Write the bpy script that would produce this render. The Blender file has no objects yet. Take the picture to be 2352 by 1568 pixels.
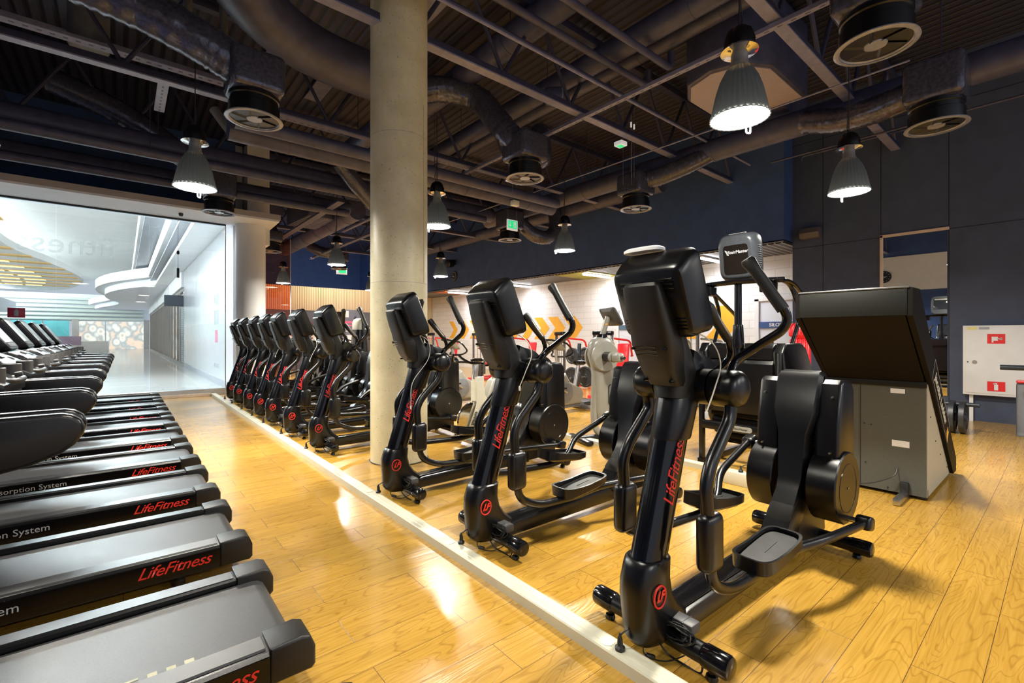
import bpy, bmesh, math, random
from mathutils import Vector, Matrix, Euler
random.seed(7)
PI = math.pi
SC = bpy.context.scene
COL = SC.collection

# ---------------------------------------------------------------- geometry helpers
def rnd(pts, r, n=5):
    """polyline with its inner corners rounded"""
    P = [Vector(p) for p in pts]
    out = [P[0]]
    for i in range(1, len(P) - 1):
        a, b, c = P[i - 1], P[i], P[i + 1]
        u, v = (a - b), (c - b)
        ra = min(r, u.length * .49, v.length * .49)
        p0, p1 = b + u.normalized() * ra, b + v.normalized() * ra
        for k in range(n + 1):
            t = k / n
            out.append(p0 * (1 - t) ** 2 + b * 2 * t * (1 - t) + p1 * t * t)
    out.append(P[-1])
    return out

def crom(pts, n=6):
    """catmull-rom through the points"""
    P = [Vector(p) for p in pts]
    P = [P[0] * 2 - P[1]] + P + [P[-1] * 2 - P[-2]]
    out = []
    for i in range(1, len(P) - 2):
        for k in range(n):
            t = k / n
            a, b, c, d = P[i - 1], P[i], P[i + 1], P[i + 2]
            out.append(.5 * ((2 * b) + (c - a) * t + (2 * a - 5 * b + 4 * c - d) * t * t + (3 * b - a - 3 * c + d) * t ** 3))
    out.append(P[-2])
    return out

def ring(cx, cy, z, rx, ry, n=24, p=2.0):
    o = []
    for k in range(n):
        a = 2 * PI * k / n
        c, s = math.cos(a), math.sin(a)
        o.append(Vector((cx + rx * math.copysign(abs(c) ** (2 / p), c), cy + ry * math.copysign(abs(s) ** (2 / p), s), z)))
    return o

class MB:
    def __init__(s):
        s.bm = bmesh.new()
    def merge(s, t, M=None):
        if M is not None:
            t.transform(M)
        me = bpy.data.meshes.new('tmp'); t.to_mesh(me); t.free()
        s.bm.from_mesh(me); bpy.data.meshes.remove(me)
        return s
    def box(s, c, size, bev=0, rot=None, seg=2):
        t = bmesh.new(); bmesh.ops.create_cube(t, size=1)
        t.transform(Matrix.Diagonal((size[0], size[1], size[2], 1)))
        if bev:
            bmesh.ops.bevel(t, geom=t.edges[:], offset=min(bev, min(size) * .49), segments=seg, affect='EDGES', profile=.5)
        M = Matrix.Translation(Vector(c))
        if rot is not None:
            M = M @ (Euler(rot).to_matrix().to_4x4() if not isinstance(rot, Matrix) else rot.to_4x4())
        return s.merge(t, M)
    def prism(s, pts, a0, a1, axis='Y', bev=0, seg=2, bev_long=False):
        t = bmesh.new()
        def v(p, a):
            return {'Y': (p[0], a, p[1]), 'X': (a, p[0], p[1]), 'Z': (p[0], p[1], a)}[axis]
        A = [t.verts.new(v(p, a0)) for p in pts]; B = [t.verts.new(v(p, a1)) for p in pts]
        n = len(pts)
        t.faces.new(A); t.faces.new(B[::-1])
        for i in range(n):
            t.faces.new((A[i], B[i], B[(i + 1) % n], A[(i + 1) % n]))
        bmesh.ops.recalc_face_normals(t, faces=t.faces[:])
        if bev:
            if bev_long:
                g = t.edges[:]
            else:
                g = [e for e in t.edges if abs({'Y': e.verts[0].co.y - e.verts[1].co.y, 'X': e.verts[0].co.x - e.verts[1].co.x, 'Z': e.verts[0].co.z - e.verts[1].co.z}[axis]) < 1e-6]
            bmesh.ops.bevel(t, geom=g, offset=bev, segments=seg, affect='EDGES', profile=.5)
        return s.merge(t)
    def loft(s, rings, cap=True):
        t = bmesh.new()
        R = [[t.verts.new(p) for p in r] for r in rings]
        n = len(rings[0])
        for a, b in zip(R, R[1:]):
            for i in range(n):
                t.faces.new((a[i], a[(i + 1) % n], b[(i + 1) % n], b[i]))
        if cap:
            t.faces.new(R[0][::-1]); t.faces.new(R[-1])
        bmesh.ops.recalc_face_normals(t, faces=t.faces[:])
        return s.merge(t)
    def tube(s, pts, r, seg=12, cap=True, sq=1.0, rib=0):
        """swept tube; r number or list; sq scales the sideways radius"""
        P = [Vector(p) for p in pts]
        n = len(P)
        T = []
        for i in range(n):
            d = (P[min(i + 1, n - 1)] - P[max(i - 1, 0)])
            T.append(d.normalized() if d.length > 1e-9 else Vector((0, 0, 1)))
        up = Vector((0, 1, 0)) if abs(T[0].y) < .8 else Vector((1, 0, 0))
        N = (up - T[0] * up.dot(T[0])).normalized()
        rings = []
        for i in range(n):
            N = (N - T[i] * N.dot(T[i])).normalized()
            B = T[i].cross(N)
            ri = r[i] if isinstance(r, (list, tuple)) else r
            if rib and i % 2: ri *= (1 - rib)
            rings.append([P[i] + N * math.cos(2 * PI * k / seg) * ri * sq + B * math.sin(2 * PI * k / seg) * ri for k in range(seg)])
        return s.loft(rings, cap)
    def cyl(s, p0, p1, r, seg=16, bev=0, r2=None):
        p0, p1 = Vector(p0), Vector(p1)
        r2 = r if r2 is None else r2
        if bev:
            d = (p1 - p0).normalized()
            L = [(p0, r - bev), (p0 + d * bev * .3, r - bev * .3), (p0 + d * bev, r), (p1 - d * bev, r2), (p1 - d * bev * .3, r2 - bev * .3), (p1, r2 - bev)]
            return s.tube([a for a, _ in L], [b for _, b in L], seg)
        return s.tube([p0, p1], [r, r2], seg)
    def lathe(s, prof, c=(0, 0, 0), seg=24, axis='Z', flute=0):
        rings = []
        for r, h in prof:
            rr = []
            for k in range(seg):
                a = 2 * PI * k / seg
                q = max(r, 1e-4) * ((1 - flute) if (flute and k % 2) else 1)
                x, y = q * math.cos(a), q * math.sin(a)
                rr.append(Vector(c) + Vector({'Z': (x, y, h), 'Y': (x, h, y), 'X': (h, x, y)}[axis]))
            rings.append(rr)
        return s.loft(rings)
    def build(s, name, mat, parent=None, smooth=35, loc=None):
        me = bpy.data.meshes.new(name); s.bm.to_mesh(me); s.bm.free()
        return link(name, me, mat, parent, smooth, loc)

def link(name, me, mat, parent=None, smooth=35, loc=None):
    me.materials.clear()
    for m in (mat if isinstance(mat, (list, tuple)) else [mat]):
        me.materials.append(m)
    if smooth:
        me.polygons.foreach_set('use_smooth', [True] * len(me.polygons))
        me.set_sharp_from_angle(angle=math.radians(smooth))
    o = bpy.data.objects.new(name, me); COL.objects.link(o)
    if parent is not None: o.parent = parent
    if loc: o.location = loc
    return o

def tag(o, label, cat, group=None):
    o['label'] = label; o['category'] = cat
    if group: o['group'] = group
    return o
def thing(name, label, cat, loc=(0, 0, 0), rz=0, group=None):
    o = bpy.data.objects.new(name, None); COL.objects.link(o)
    o.empty_display_size = .1
    o.location = loc; o.rotation_euler = (0, 0, rz)
    return tag(o, label, cat, group)
def struct(o):
    o['kind'] = 'structure'; return o
def dup(root, loc, rz=None, label=None, group=None):
    r = root.copy(); COL.objects.link(r); r.location = loc
    if rz is not None: r.rotation_euler = (0, 0, rz)
    if label: r['label'] = label
    if group: r['group'] = group
    for ch in KIDS.get(root.name, ()):
        c = ch.copy(); COL.objects.link(c); c.parent = r
        for g in KIDS.get(ch.name, ()):
            d = g.copy(); COL.objects.link(d); d.parent = c
    return r
KIDS = {}
def remember(root):
    KIDS[root.name] = list(root.children)
    for c in root.children:
        KIDS[c.name] = list(c.children)

def text_mesh(body, size, basis, loc, shear=0, ext=.001, sx=1.0, align='CENTER', bold=0, space=1.0):
    cu = bpy.data.curves.new('t', 'FONT'); cu.body = body; cu.size = size; cu.shear = shear
    cu.extrude = ext; cu.align_x = align; cu.align_y = 'CENTER'; cu.resolution_u = 3; cu.offset = bold; cu.space_character = space
    ob = bpy.data.objects.new('t', cu)
    COL.objects.link(ob)
    dg = bpy.context.evaluated_depsgraph_get()
    me = bpy.data.meshes.new_from_object(ob.evaluated_get(dg))
    bpy.data.objects.remove(ob); bpy.data.curves.remove(cu)
    r, u = Vector(basis[0]).normalized(), Vector(basis[1]).normalized()
    n = r.cross(u)
    M = Matrix.Translation(Vector(loc)) @ Matrix((r, u, n)).transposed().to_4x4() @ Matrix.Diagonal((sx, 1, 1, 1))
    me.transform(M)
    return me
def text(name, body, size, mat, parent, basis, loc, **k):
    me = text_mesh(body, size, basis, loc, **k)
    return link(name, me, mat, parent, smooth=0)

# ---------------------------------------------------------------- materials
def _new(name):
    m = bpy.data.materials.new(name); m.use_nodes = True
    nt = m.node_tree; b = nt.nodes['Principled BSDF']
    return m, nt, b
def nd(nt, typ, **k):
    n = nt.nodes.new(typ)
    for a, v in k.items(): setattr(n, a, v)
    return n
def mapped(nt, scale=(1, 1, 1), rot=(0, 0, 0), coord='Object', loc=(0, 0, 0)):
    tc = nd(nt, 'ShaderNodeTexCoord'); mp = nd(nt, 'ShaderNodeMapping')
    mp.inputs['Scale'].default_value = scale; mp.inputs['Rotation'].default_value = rot; mp.inputs['Location'].default_value = loc
    nt.links.new(tc.outputs[coord], mp.inputs['Vector'])
    return mp.outputs['Vector']
def ramp(nt, fac, stops):
    r = nd(nt, 'ShaderNodeValToRGB')
    e = r.color_ramp.elements
    while len(e) < len(stops): e.new(.5)
    for i, (p, c) in enumerate(stops):
        e[i].position = p; e[i].color = (*c, 1)
    nt.links.new(fac, r.inputs['Fac'])
    return r.outputs['Color']
def mat(name, col, rough=.5, metal=0, noise=0, nscale=30, bump=0, bscale=200, spec=.5, emit=None, es=1, trans=0, coat=0):
    m, nt, b = _new(name)
    b.inputs['Base Color'].default_value = (*col, 1); b.inputs['Roughness'].default_value = rough
    b.inputs['Metallic'].default_value = metal; b.inputs['Specular IOR Level'].default_value = spec
    b.inputs['Coat Weight'].default_value = coat
    if trans: b.inputs['Transmission Weight'].default_value = trans
    if emit: b.inputs['Emission Color'].default_value = (*emit, 1); b.inputs['Emission Strength'].default_value = es
    v = None
    if noise:
        v = mapped(nt)
        n = nd(nt, 'ShaderNodeTexNoise'); n.inputs['Scale'].default_value = nscale; n.inputs['Detail'].default_value = 4
        nt.links.new(v, n.inputs['Vector'])
        c = ramp(nt, n.outputs['Fac'], [(.3, tuple(x * (1 - noise) for x in col)), (.7, tuple(min(1, x * (1 + noise)) for x in col))])
        nt.links.new(c, b.inputs['Base Color'])
    if bump:
        v = v or mapped(nt)
        n = nd(nt, 'ShaderNodeTexNoise'); n.inputs['Scale'].default_value = bscale; n.inputs['Detail'].default_value = 2
        bp = nd(nt, 'ShaderNodeBump'); bp.inputs['Strength'].default_value = bump; bp.inputs['Distance'].default_value = .002
        nt.links.new(v, n.inputs['Vector']); nt.links.new(n.outputs['Fac'], bp.inputs['Height'])
        nt.links.new(bp.outputs['Normal'], b.inputs['Normal'])
    return m

def floor_mat():
    m, nt, b = _new('oak_laminate')
    L = nt.links
    v = mapped(nt, loc=(0, -.019, 0))
    br = nd(nt, 'ShaderNodeTexBrick'); br.offset = .37; br.squash = 1; br.offset_frequency = 2
    br.inputs['Scale'].default_value = 1; br.inputs['Brick Width'].default_value = 1.29; br.inputs['Row Height'].default_value = .208
    br.inputs['Mortar Size'].default_value = .0016; br.inputs['Mortar Smooth'].default_value = .3
    br.inputs['Color1'].default_value = (0, 0, 0, 1); br.inputs['Color2'].default_value = (1, 1, 1, 1); br.inputs['Mortar'].default_value = (.5, .5, .5, 1)
    L.new(v, br.inputs['Vector'])
    # each board shifts the grain
    sep = nd(nt, 'ShaderNodeSeparateColor'); L.new(br.outputs['Color'], sep.inputs['Color'])
    off = nd(nt, 'ShaderNodeCombineXYZ'); mul = nd(nt, 'ShaderNodeMath', operation='MULTIPLY'); mul.inputs[1].default_value = 37
    L.new(sep.outputs[0], mul.inputs[0]); L.new(mul.outputs[0], off.inputs['Y']); L.new(mul.outputs[0], off.inputs['Z'])
    add = nd(nt, 'ShaderNodeVectorMath', operation='ADD'); L.new(v, add.inputs[0]); L.new(off.outputs[0], add.inputs[1])
    mp = nd(nt, 'ShaderNodeMapping'); mp.inputs['Scale'].default_value = (1.3, 7, 1); L.new(add.outputs[0], mp.inputs['Vector'])
    n1 = nd(nt, 'ShaderNodeTexNoise'); n1.inputs['Scale'].default_value = 1.1; n1.inputs['Detail'].default_value = 2; n1.inputs['Distortion'].default_value = .6
    L.new(mp.outputs[0], n1.inputs['Vector'])
    m1 = nd(nt, 'ShaderNodeMath', operation='MULTIPLY'); m1.inputs[1].default_value = 26; L.new(n1.outputs['Fac'], m1.inputs[0])
    fr = nd(nt, 'ShaderNodeMath', operation='PINGPONG'); fr.inputs[1].default_value = 1; L.new(m1.outputs[0], fr.inputs[0])
    n2 = nd(nt, 'ShaderNodeTexNoise'); n2.inputs['Scale'].default_value = 2; n2.inputs['Detail'].default_value = 6
    mp2 = nd(nt, 'ShaderNodeMapping'); mp2.inputs['Scale'].default_value = (1.5, 40, 1); L.new(add.outputs[0], mp2.inputs['Vector']); L.new(mp2.outputs[0], n2.inputs['Vector'])
    base = ramp(nt, n2.outputs['Fac'], [(.3, (.46, .25, .032)), (.7, (.58, .335, .056))])
    rg = ramp(nt, fr.outputs[0], [(0, (.72, .66, .56)), (.3, (1, 1, 1))])
    mx = nd(nt, 'ShaderNodeMix', data_type='RGBA', blend_type='MULTIPLY'); mx.inputs[0].default_value = .85
    L.new(base, mx.inputs[6]); L.new(rg, mx.inputs[7])
    bt = ramp(nt, sep.outputs[0], [(0, (.90, .88, .86)), (1, (1.0, 1.0, 1.0))])
    mx2 = nd(nt, 'ShaderNodeMix', data_type='RGBA', blend_type='MULTIPLY'); mx2.inputs[0].default_value = 1
    L.new(mx.outputs[2], mx2.inputs[6]); L.new(bt, mx2.inputs[7])
    mx3 = nd(nt, 'ShaderNodeMix', data_type='RGBA'); L.new(br.outputs['Fac'], mx3.inputs[0]); L.new(mx2.outputs[2], mx3.inputs[6]); mx3.inputs[7].default_value = (.12, .06, .02, 1)
    L.new(mx3.outputs[2], b.inputs['Base Color'])
    rr = nd(nt, 'ShaderNodeMapRange'); rr.inputs[3].default_value = .2; rr.inputs[4].default_value = .3; L.new(n2.outputs['Fac'], rr.inputs[0]); L.new(rr.outputs[0], b.inputs['Roughness'])
    bp = nd(nt, 'ShaderNodeBump'); bp.inputs['Strength'].default_value = .25; bp.inputs['Distance'].default_value = .001
    L.new(fr.outputs[0], bp.inputs['Height']); L.new(bp.outputs[0], b.inputs['Normal'])
    b.inputs['Specular IOR Level'].default_value = .7; b.inputs['Coat Weight'].default_value = .35; b.inputs['Coat Roughness'].default_value = .12
    return m

def block_mat(name, c1, c2, mortar, bw, rh, ms=.006, axes='YZ', rough=.7):
    m, nt, b = _new(name)
    tc = nd(nt, 'ShaderNodeTexCoord'); sp = nd(nt, 'ShaderNodeSeparateXYZ'); cb = nd(nt, 'ShaderNodeCombineXYZ')
    nt.links.new(tc.outputs['Object'], sp.inputs[0])
    nt.links.new(sp.outputs[axes[0]], cb.inputs['X']); nt.links.new(sp.outputs[axes[1]], cb.inputs['Y'])
    br = nd(nt, 'ShaderNodeTexBrick'); br.inputs['Scale'].default_value = 1
    br.inputs['Brick Width'].default_value = bw; br.inputs['Row Height'].default_value = rh; br.inputs['Mortar Size'].default_value = ms
    br.inputs['Color1'].default_value = (*c1, 1); br.inputs['Color2'].default_value = (*c2, 1); br.inputs['Mortar'].default_value = (*mortar, 1)
    nt.links.new(cb.outputs[0], br.inputs['Vector']); nt.links.new(br.outputs['Color'], b.inputs['Base Color'])
    bp = nd(nt, 'ShaderNodeBump'); bp.invert = True; bp.inputs['Strength'].default_value = .5; bp.inputs['Distance'].default_value = .004
    nt.links.new(br.outputs['Fac'], bp.inputs['Height']); nt.links.new(bp.outputs[0], b.inputs['Normal'])
    b.inputs['Roughness'].default_value = rough
    return m

def stripe_mat(name, c1, c2, period, axis='X', duty=.2, rough=.5, bump=.6):
    m, nt, b = _new(name)
    tc = nd(nt, 'ShaderNodeTexCoord'); sp = nd(nt, 'ShaderNodeSeparateXYZ'); nt.links.new(tc.outputs['Object'], sp.inputs[0])
    d = nd(nt, 'ShaderNodeMath', operation='DIVIDE'); d.inputs[1].default_value = period; nt.links.new(sp.outputs[axis], d.inputs[0])
    f = nd(nt, 'ShaderNodeMath', operation='FRACT'); nt.links.new(d.outputs[0], f.inputs[0])
    c = ramp(nt, f.outputs[0], [(0, c2), (duty * .5, c2), (duty, c1), (1 - duty * .3, c1)])
    n = nd(nt, 'ShaderNodeTexNoise'); n.inputs['Scale'].default_value = 3
    mx = nd(nt, 'ShaderNodeMix', data_type='RGBA', blend_type='MULTIPLY'); mx.inputs[0].default_value = .3
    nt.links.new(c, mx.inputs[6]); nt.links.new(n.outputs['Color'], mx.inputs[7])
    nt.links.new(mx.outputs[2], b.inputs['Base Color'])
    bp = nd(nt, 'ShaderNodeBump'); bp.inputs['Strength'].default_value = bump; bp.inputs['Distance'].default_value = .02
    g = ramp(nt, f.outputs[0], [(0, (0, 0, 0)), (duty * .5, (0, 0, 0)), (duty, (1, 1, 1)), (.98, (1, 1, 1))])
    nt.links.new(g, bp.inputs['Height']); nt.links.new(bp.outputs[0], b.inputs['Normal'])
    b.inputs['Roughness'].default_value = rough
    return m

def glass_mat(name, tint, refl=.08, rough=0.0):
    m, nt, b = _new(name)
    nt.nodes.remove(b); out = nt.nodes['Material Output']
    t = nd(nt, 'ShaderNodeBsdfTransparent'); t.inputs[0].default_value = (*tint, 1)
    g = nd(nt, 'ShaderNodeBsdfGlossy'); g.inputs['Roughness'].default_value = rough
    fr = nd(nt, 'ShaderNodeFresnel'); fr.inputs['IOR'].default_value = 1.35
    ad = nd(nt, 'ShaderNodeMath', operation='ADD'); ad.inputs[1].default_value = refl - .03; ad.use_clamp = True
    nt.links.new(fr.outputs[0], ad.inputs[0])
    mx = nd(nt, 'ShaderNodeMixShader'); nt.links.new(ad.outputs[0], mx.inputs[0]); nt.links.new(t.outputs[0], mx.inputs[1]); nt.links.new(g.outputs[0], mx.inputs[2])
    nt.links.new(mx.outputs[0], out.inputs['Surface'])
    return m

def shade_mat(name):
    m, nt, b = _new(name); out = nt.nodes['Material Output']
    b.inputs['Base Color'].default_value = (.05, .055, .065, 1); b.inputs['Roughness'].default_value = .18
    t = nd(nt, 'ShaderNodeBsdfTranslucent'); t.inputs[0].default_value = (.60, .62, .62, 1)
    n = nd(nt, 'ShaderNodeTexNoise'); n.inputs['Scale'].default_value = 40
    bp = nd(nt, 'ShaderNodeBump'); bp.inputs['Strength'].default_value = .1; nt.links.new(n.outputs['Fac'], bp.inputs['Height']); nt.links.new(bp.outputs[0], b.inputs['Normal'])
    mx = nd(nt, 'ShaderNodeMixShader'); mx.inputs[0].default_value = .10
    nt.links.new(b.outputs[0], mx.inputs[1]); nt.links.new(t.outputs[0], mx.inputs[2]); nt.links.new(mx.outputs[0], out.inputs['Surface'])
    return m

def shop_mat():
    m, nt, b = _new('lit_shop_window'); b.inputs['Roughness'].default_value = .1; b.inputs['Base Color'].default_value = (.2, .2, .2, 1)
    v = mapped(nt, (1, .8, .8)); n = nd(nt, 'ShaderNodeTexVoronoi'); n.inputs['Scale'].default_value = 1.6; nt.links.new(v, n.inputs['Vector'])
    c = ramp(nt, n.outputs['Distance'], [(.1, (.55, .42, .3)), (.35, (.8, .76, .68)), (.6, (.3, .33, .34)), (.8, (.75, .55, .42))])
    nt.links.new(c, b.inputs['Emission Color']); b.inputs['Emission Strength'].default_value = .9
    return m

def concrete_mat(name, a, bcol):
    m, nt, b = _new(name)
    v = mapped(nt)
    n = nd(nt, 'ShaderNodeTexNoise'); n.inputs['Scale'].default_value = 2.2; n.inputs['Detail'].default_value = 8; n.inputs['Roughness'].default_value = .65
    nt.links.new(v, n.inputs['Vector'])
    c = ramp(nt, n.outputs['Fac'], [(.35, a), (.65, bcol)])
    n2 = nd(nt, 'ShaderNodeTexNoise'); n2.inputs['Scale'].default_value = 55; n2.inputs['Detail'].default_value = 2; nt.links.new(v, n2.inputs['Vector'])
    sp = ramp(nt, n2.outputs['Fac'], [(.26, (.25, .23, .2)), (.33, (1, 1, 1))])
    mx = nd(nt, 'ShaderNodeMix', data_type='RGBA', blend_type='MULTIPLY'); mx.inputs[0].default_value = .8
    nt.links.new(c, mx.inputs[6]); nt.links.new(sp, mx.inputs[7]); nt.links.new(mx.outputs[2], b.inputs['Base Color'])
    bp = nd(nt, 'ShaderNodeBump'); bp.inputs['Strength'].default_value = .25; bp.inputs['Distance'].default_value = .004
    nt.links.new(n2.outputs['Fac'], bp.inputs['Height']); nt.links.new(bp.outputs[0], b.inputs['Normal'])
    b.inputs['Roughness'].default_value = .42
    return m

M = {}
M['floor'] = floor_mat()
M['black'] = mat('satin_black_plastic', (.0035, .0035, .0042), .27, noise=.2, nscale=60, bump=.12, bscale=600)
M['blackgloss'] = mat('gloss_black_paint', (.003, .003, .004), .15, bump=.05, bscale=300, noise=.1)
M['blacktex'] = mat('textured_black_plastic', (.006, .0052, .0045), .38, bump=.35, bscale=700, noise=.2)
M['rubber'] = mat('black_rubber_grip', (.010, .0095, .008), .42, bump=.3, bscale=500, noise=.1)
M['pedal'] = mat('worn_pedal_rubber', (.016, .016, .016), .42, noise=.5, nscale=18, bump=.3, bscale=200)
M['red'] = mat('red_lettering', (.75, .03, .02), .4, noise=.05)
M['steel'] = mat('brushed_steel', (.5, .5, .5), .3, metal=1, noise=.1)
M['chrome'] = mat('chrome', (.75, .75, .75), .08, metal=1, noise=.05)
M['belt'] = mat('treadmill_belt', (.052, .052, .055), .38, noise=.25, nscale=220, bump=.25, bscale=900)
M['railtop'] = mat('ribbed_side_rail', (.035, .035, .038), .3, noise=.12, nscale=200, bump=.2, bscale=700)
M['raceway'] = mat('cream_aluminium_raceway', (.62, .59, .45), .35, noise=.06, nscale=4)
M['white'] = mat('white_paint', (.8, .8, .8), .45, noise=.03, nscale=5)
M['cream'] = mat('ivory_enamel', (.72, .7, .58), .3, noise=.03, nscale=8)
M['silver'] = mat('silver_grey_plastic', (.27, .262, .225), .28, noise=.05, nscale=8)
M['grey'] = mat('grey_plastic', (.16, .165, .175), .35, noise=.1, nscale=20)
M['greysteel'] = mat('grey_powder_coat', (.085, .088, .075), .5, noise=.3, nscale=260, bump=.15, bscale=500)
M['tan'] = mat('olive_grey_side_sheet', (.40, .37, .28), .5, noise=.25, nscale=260)
M['darkpanel'] = mat('black_laminate', (.006, .0042, .0035), .55, noise=.3, nscale=200, spec=.12)
M['olivepanel'] = mat('dark_olive_laminate', (.008, .0085, .0065), .5, noise=.25, nscale=200, spec=.25)
M['redpaint'] = mat('red_powder_coat', (.7, .02, .025), .3, noise=.05)
M['redvinyl'] = mat('red_vinyl', (.75, .02, .03), .28, noise=.08, bump=.1, bscale=80)
M['cord'] = mat('black_cord', (.012, .012, .012), .45, noise=.1)
M['whitecord'] = mat('white_cord', (.7, .68, .6), .5, noise=.05)
M['screen'] = mat('dark_display_glass', (.02, .022, .028), .06, noise=.05)
M['yellow'] = mat('yellow_paint', (.85, .42, .03), .6, noise=.05, nscale=6)
M['green'] = mat('green_sign_film', (.02, .38, .14), .35, emit=(.02, .5, .18), es=.8)
M['signwhite'] = mat('sign_white', (.8, .8, .8), .4, emit=(1, 1, 1), es=.2)
M['lamp'] = mat('lit_lamp_glass', (1, 1, 1), .3, emit=(1, .95, .84), es=16)
M['led'] = mat('lit_tube', (1, 1, 1), .3, emit=(.95, .97, 1), es=14)
M['shade'] = shade_mat('ribbed_acrylic_shade')
M['ceil'] = stripe_mat('trapezoid_deck', (.042, .039, .074), (.012, .01, .014), .16, 'X', .45, .5, 1.0)
M['duct'] = mat('dark_painted_duct', (.060, .062, .118), .42, noise=.25, nscale=6, bump=.1, bscale=30)
M['flex'] = mat('dark_foil_flex_duct', (.088, .088, .125), .18, metal=.45, noise=.35, nscale=25, bump=.9, bscale=45)
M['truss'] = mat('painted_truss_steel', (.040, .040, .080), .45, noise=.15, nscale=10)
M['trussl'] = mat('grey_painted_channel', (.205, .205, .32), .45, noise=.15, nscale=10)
M['diff'] = mat('grey_diffuser_ring', (.30, .31, .37), .25, metal=.3, noise=.1)
M['navy'] = mat('navy_wall_paint', (.042, .086, .24), .7, noise=.12, nscale=3)
M['navyp'] = mat('blue_grey_wall_panel', (.052, .068, .115), .6, noise=.12, nscale=4)
M['joint'] = mat('panel_joint', (.015, .015, .022), .6, noise=.1)
M['block'] = block_mat('white_painted_block', (.78, .77, .74), (.72, .71, .69), (.52, .5, .48), .6, .2, .005)
M['wood'] = stripe_mat('oak_slat_wall', (.80, .60, .36), (.38, .25, .13), .07, 'X', .3, .5)
M['concrete'] = concrete_mat('raw_concrete', (.60, .54, .34), (.75, .69, .48))
M['plaster'] = mat('white_plaster', (.74, .74, .73), .6, noise=.03, nscale=2)
M['soffit'] = mat('warm_white_soffit', (.72, .75, .82), .55, noise=.03, nscale=2)
M['soffitb'] = mat('taupe_fascia', (.42, .38, .35), .55, noise=.05, nscale=2)
M['mallfloor'] = mat('polished_mall_tile', (.46, .46, .45), .12, noise=.05, nscale=1.5)
M['glass'] = glass_mat('clear_glass', (.93, .97, .96), .05)
M['orglass'] = glass_mat('orange_glass', (1, .60, .45), .05)
M['mirror'] = mat('mirror', (.88, .9, .9), .01, metal=1)
M['frame'] = mat('dark_metal_frame', (.03, .04, .05), .35, metal=.4, noise=.1)
M['alu'] = mat('anodised_aluminium', (.55, .55, .56), .3, metal=.8, noise=.05)
M['beige'] = mat('beige_timber_frame', (.62, .5, .4), .5, noise=.08, nscale=12)
M['warm'] = mat('lit_warm_slot', (1, .7, .3), .4, emit=(1, .60, .20), es=1.6)
M['warmpanel'] = mat('amber_ceiling_slat', (.80, .50, .16), .5, noise=.05)
M['teal'] = mat('teal_shopfront', (.12, .5, .52), .4, noise=.1, nscale=1)
M['leaf'] = mat('leaves', (.2, .42, .18), .5, noise=.5, nscale=9)
M['shopglass'] = shop_mat()
M['poster'] = mat('grey_poster', (.17, .17, .22), .5, noise=.1, nscale=5)
M['pink'] = mat('pink_print', (.8, .12, .25), .5, noise=.05)
M['darkgrey'] = mat('charcoal_door', (.10, .095, .11), .4, noise=.1)
M['iron'] = mat('black_cast_iron', (.025, .026, .03), .4, noise=.2, nscale=40, bump=.2, bscale=200)
M['brown'] = mat('brown_paper_box', (.36, .26, .17), .6, noise=.1)
M['hoard'] = mat('white_hoarding', (.55, .56, .58), .18, noise=.03, nscale=1)
M['greyprint'] = mat('pale_grey_print', (.36, .38, .42), .4, noise=.05)
M['skin'] = mat('mannequin_skin', (.6, .42, .32), .5, noise=.05)
# ---------------------------------------------------------------- cross trainer
M['adapter'] = mat('dark_grey_adapter', (.06, .06, .063), .45, noise=.1)
def mast_axis(z):
    return -.095 + (z - .30) * .32          # local x of the mast axis at height z

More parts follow.
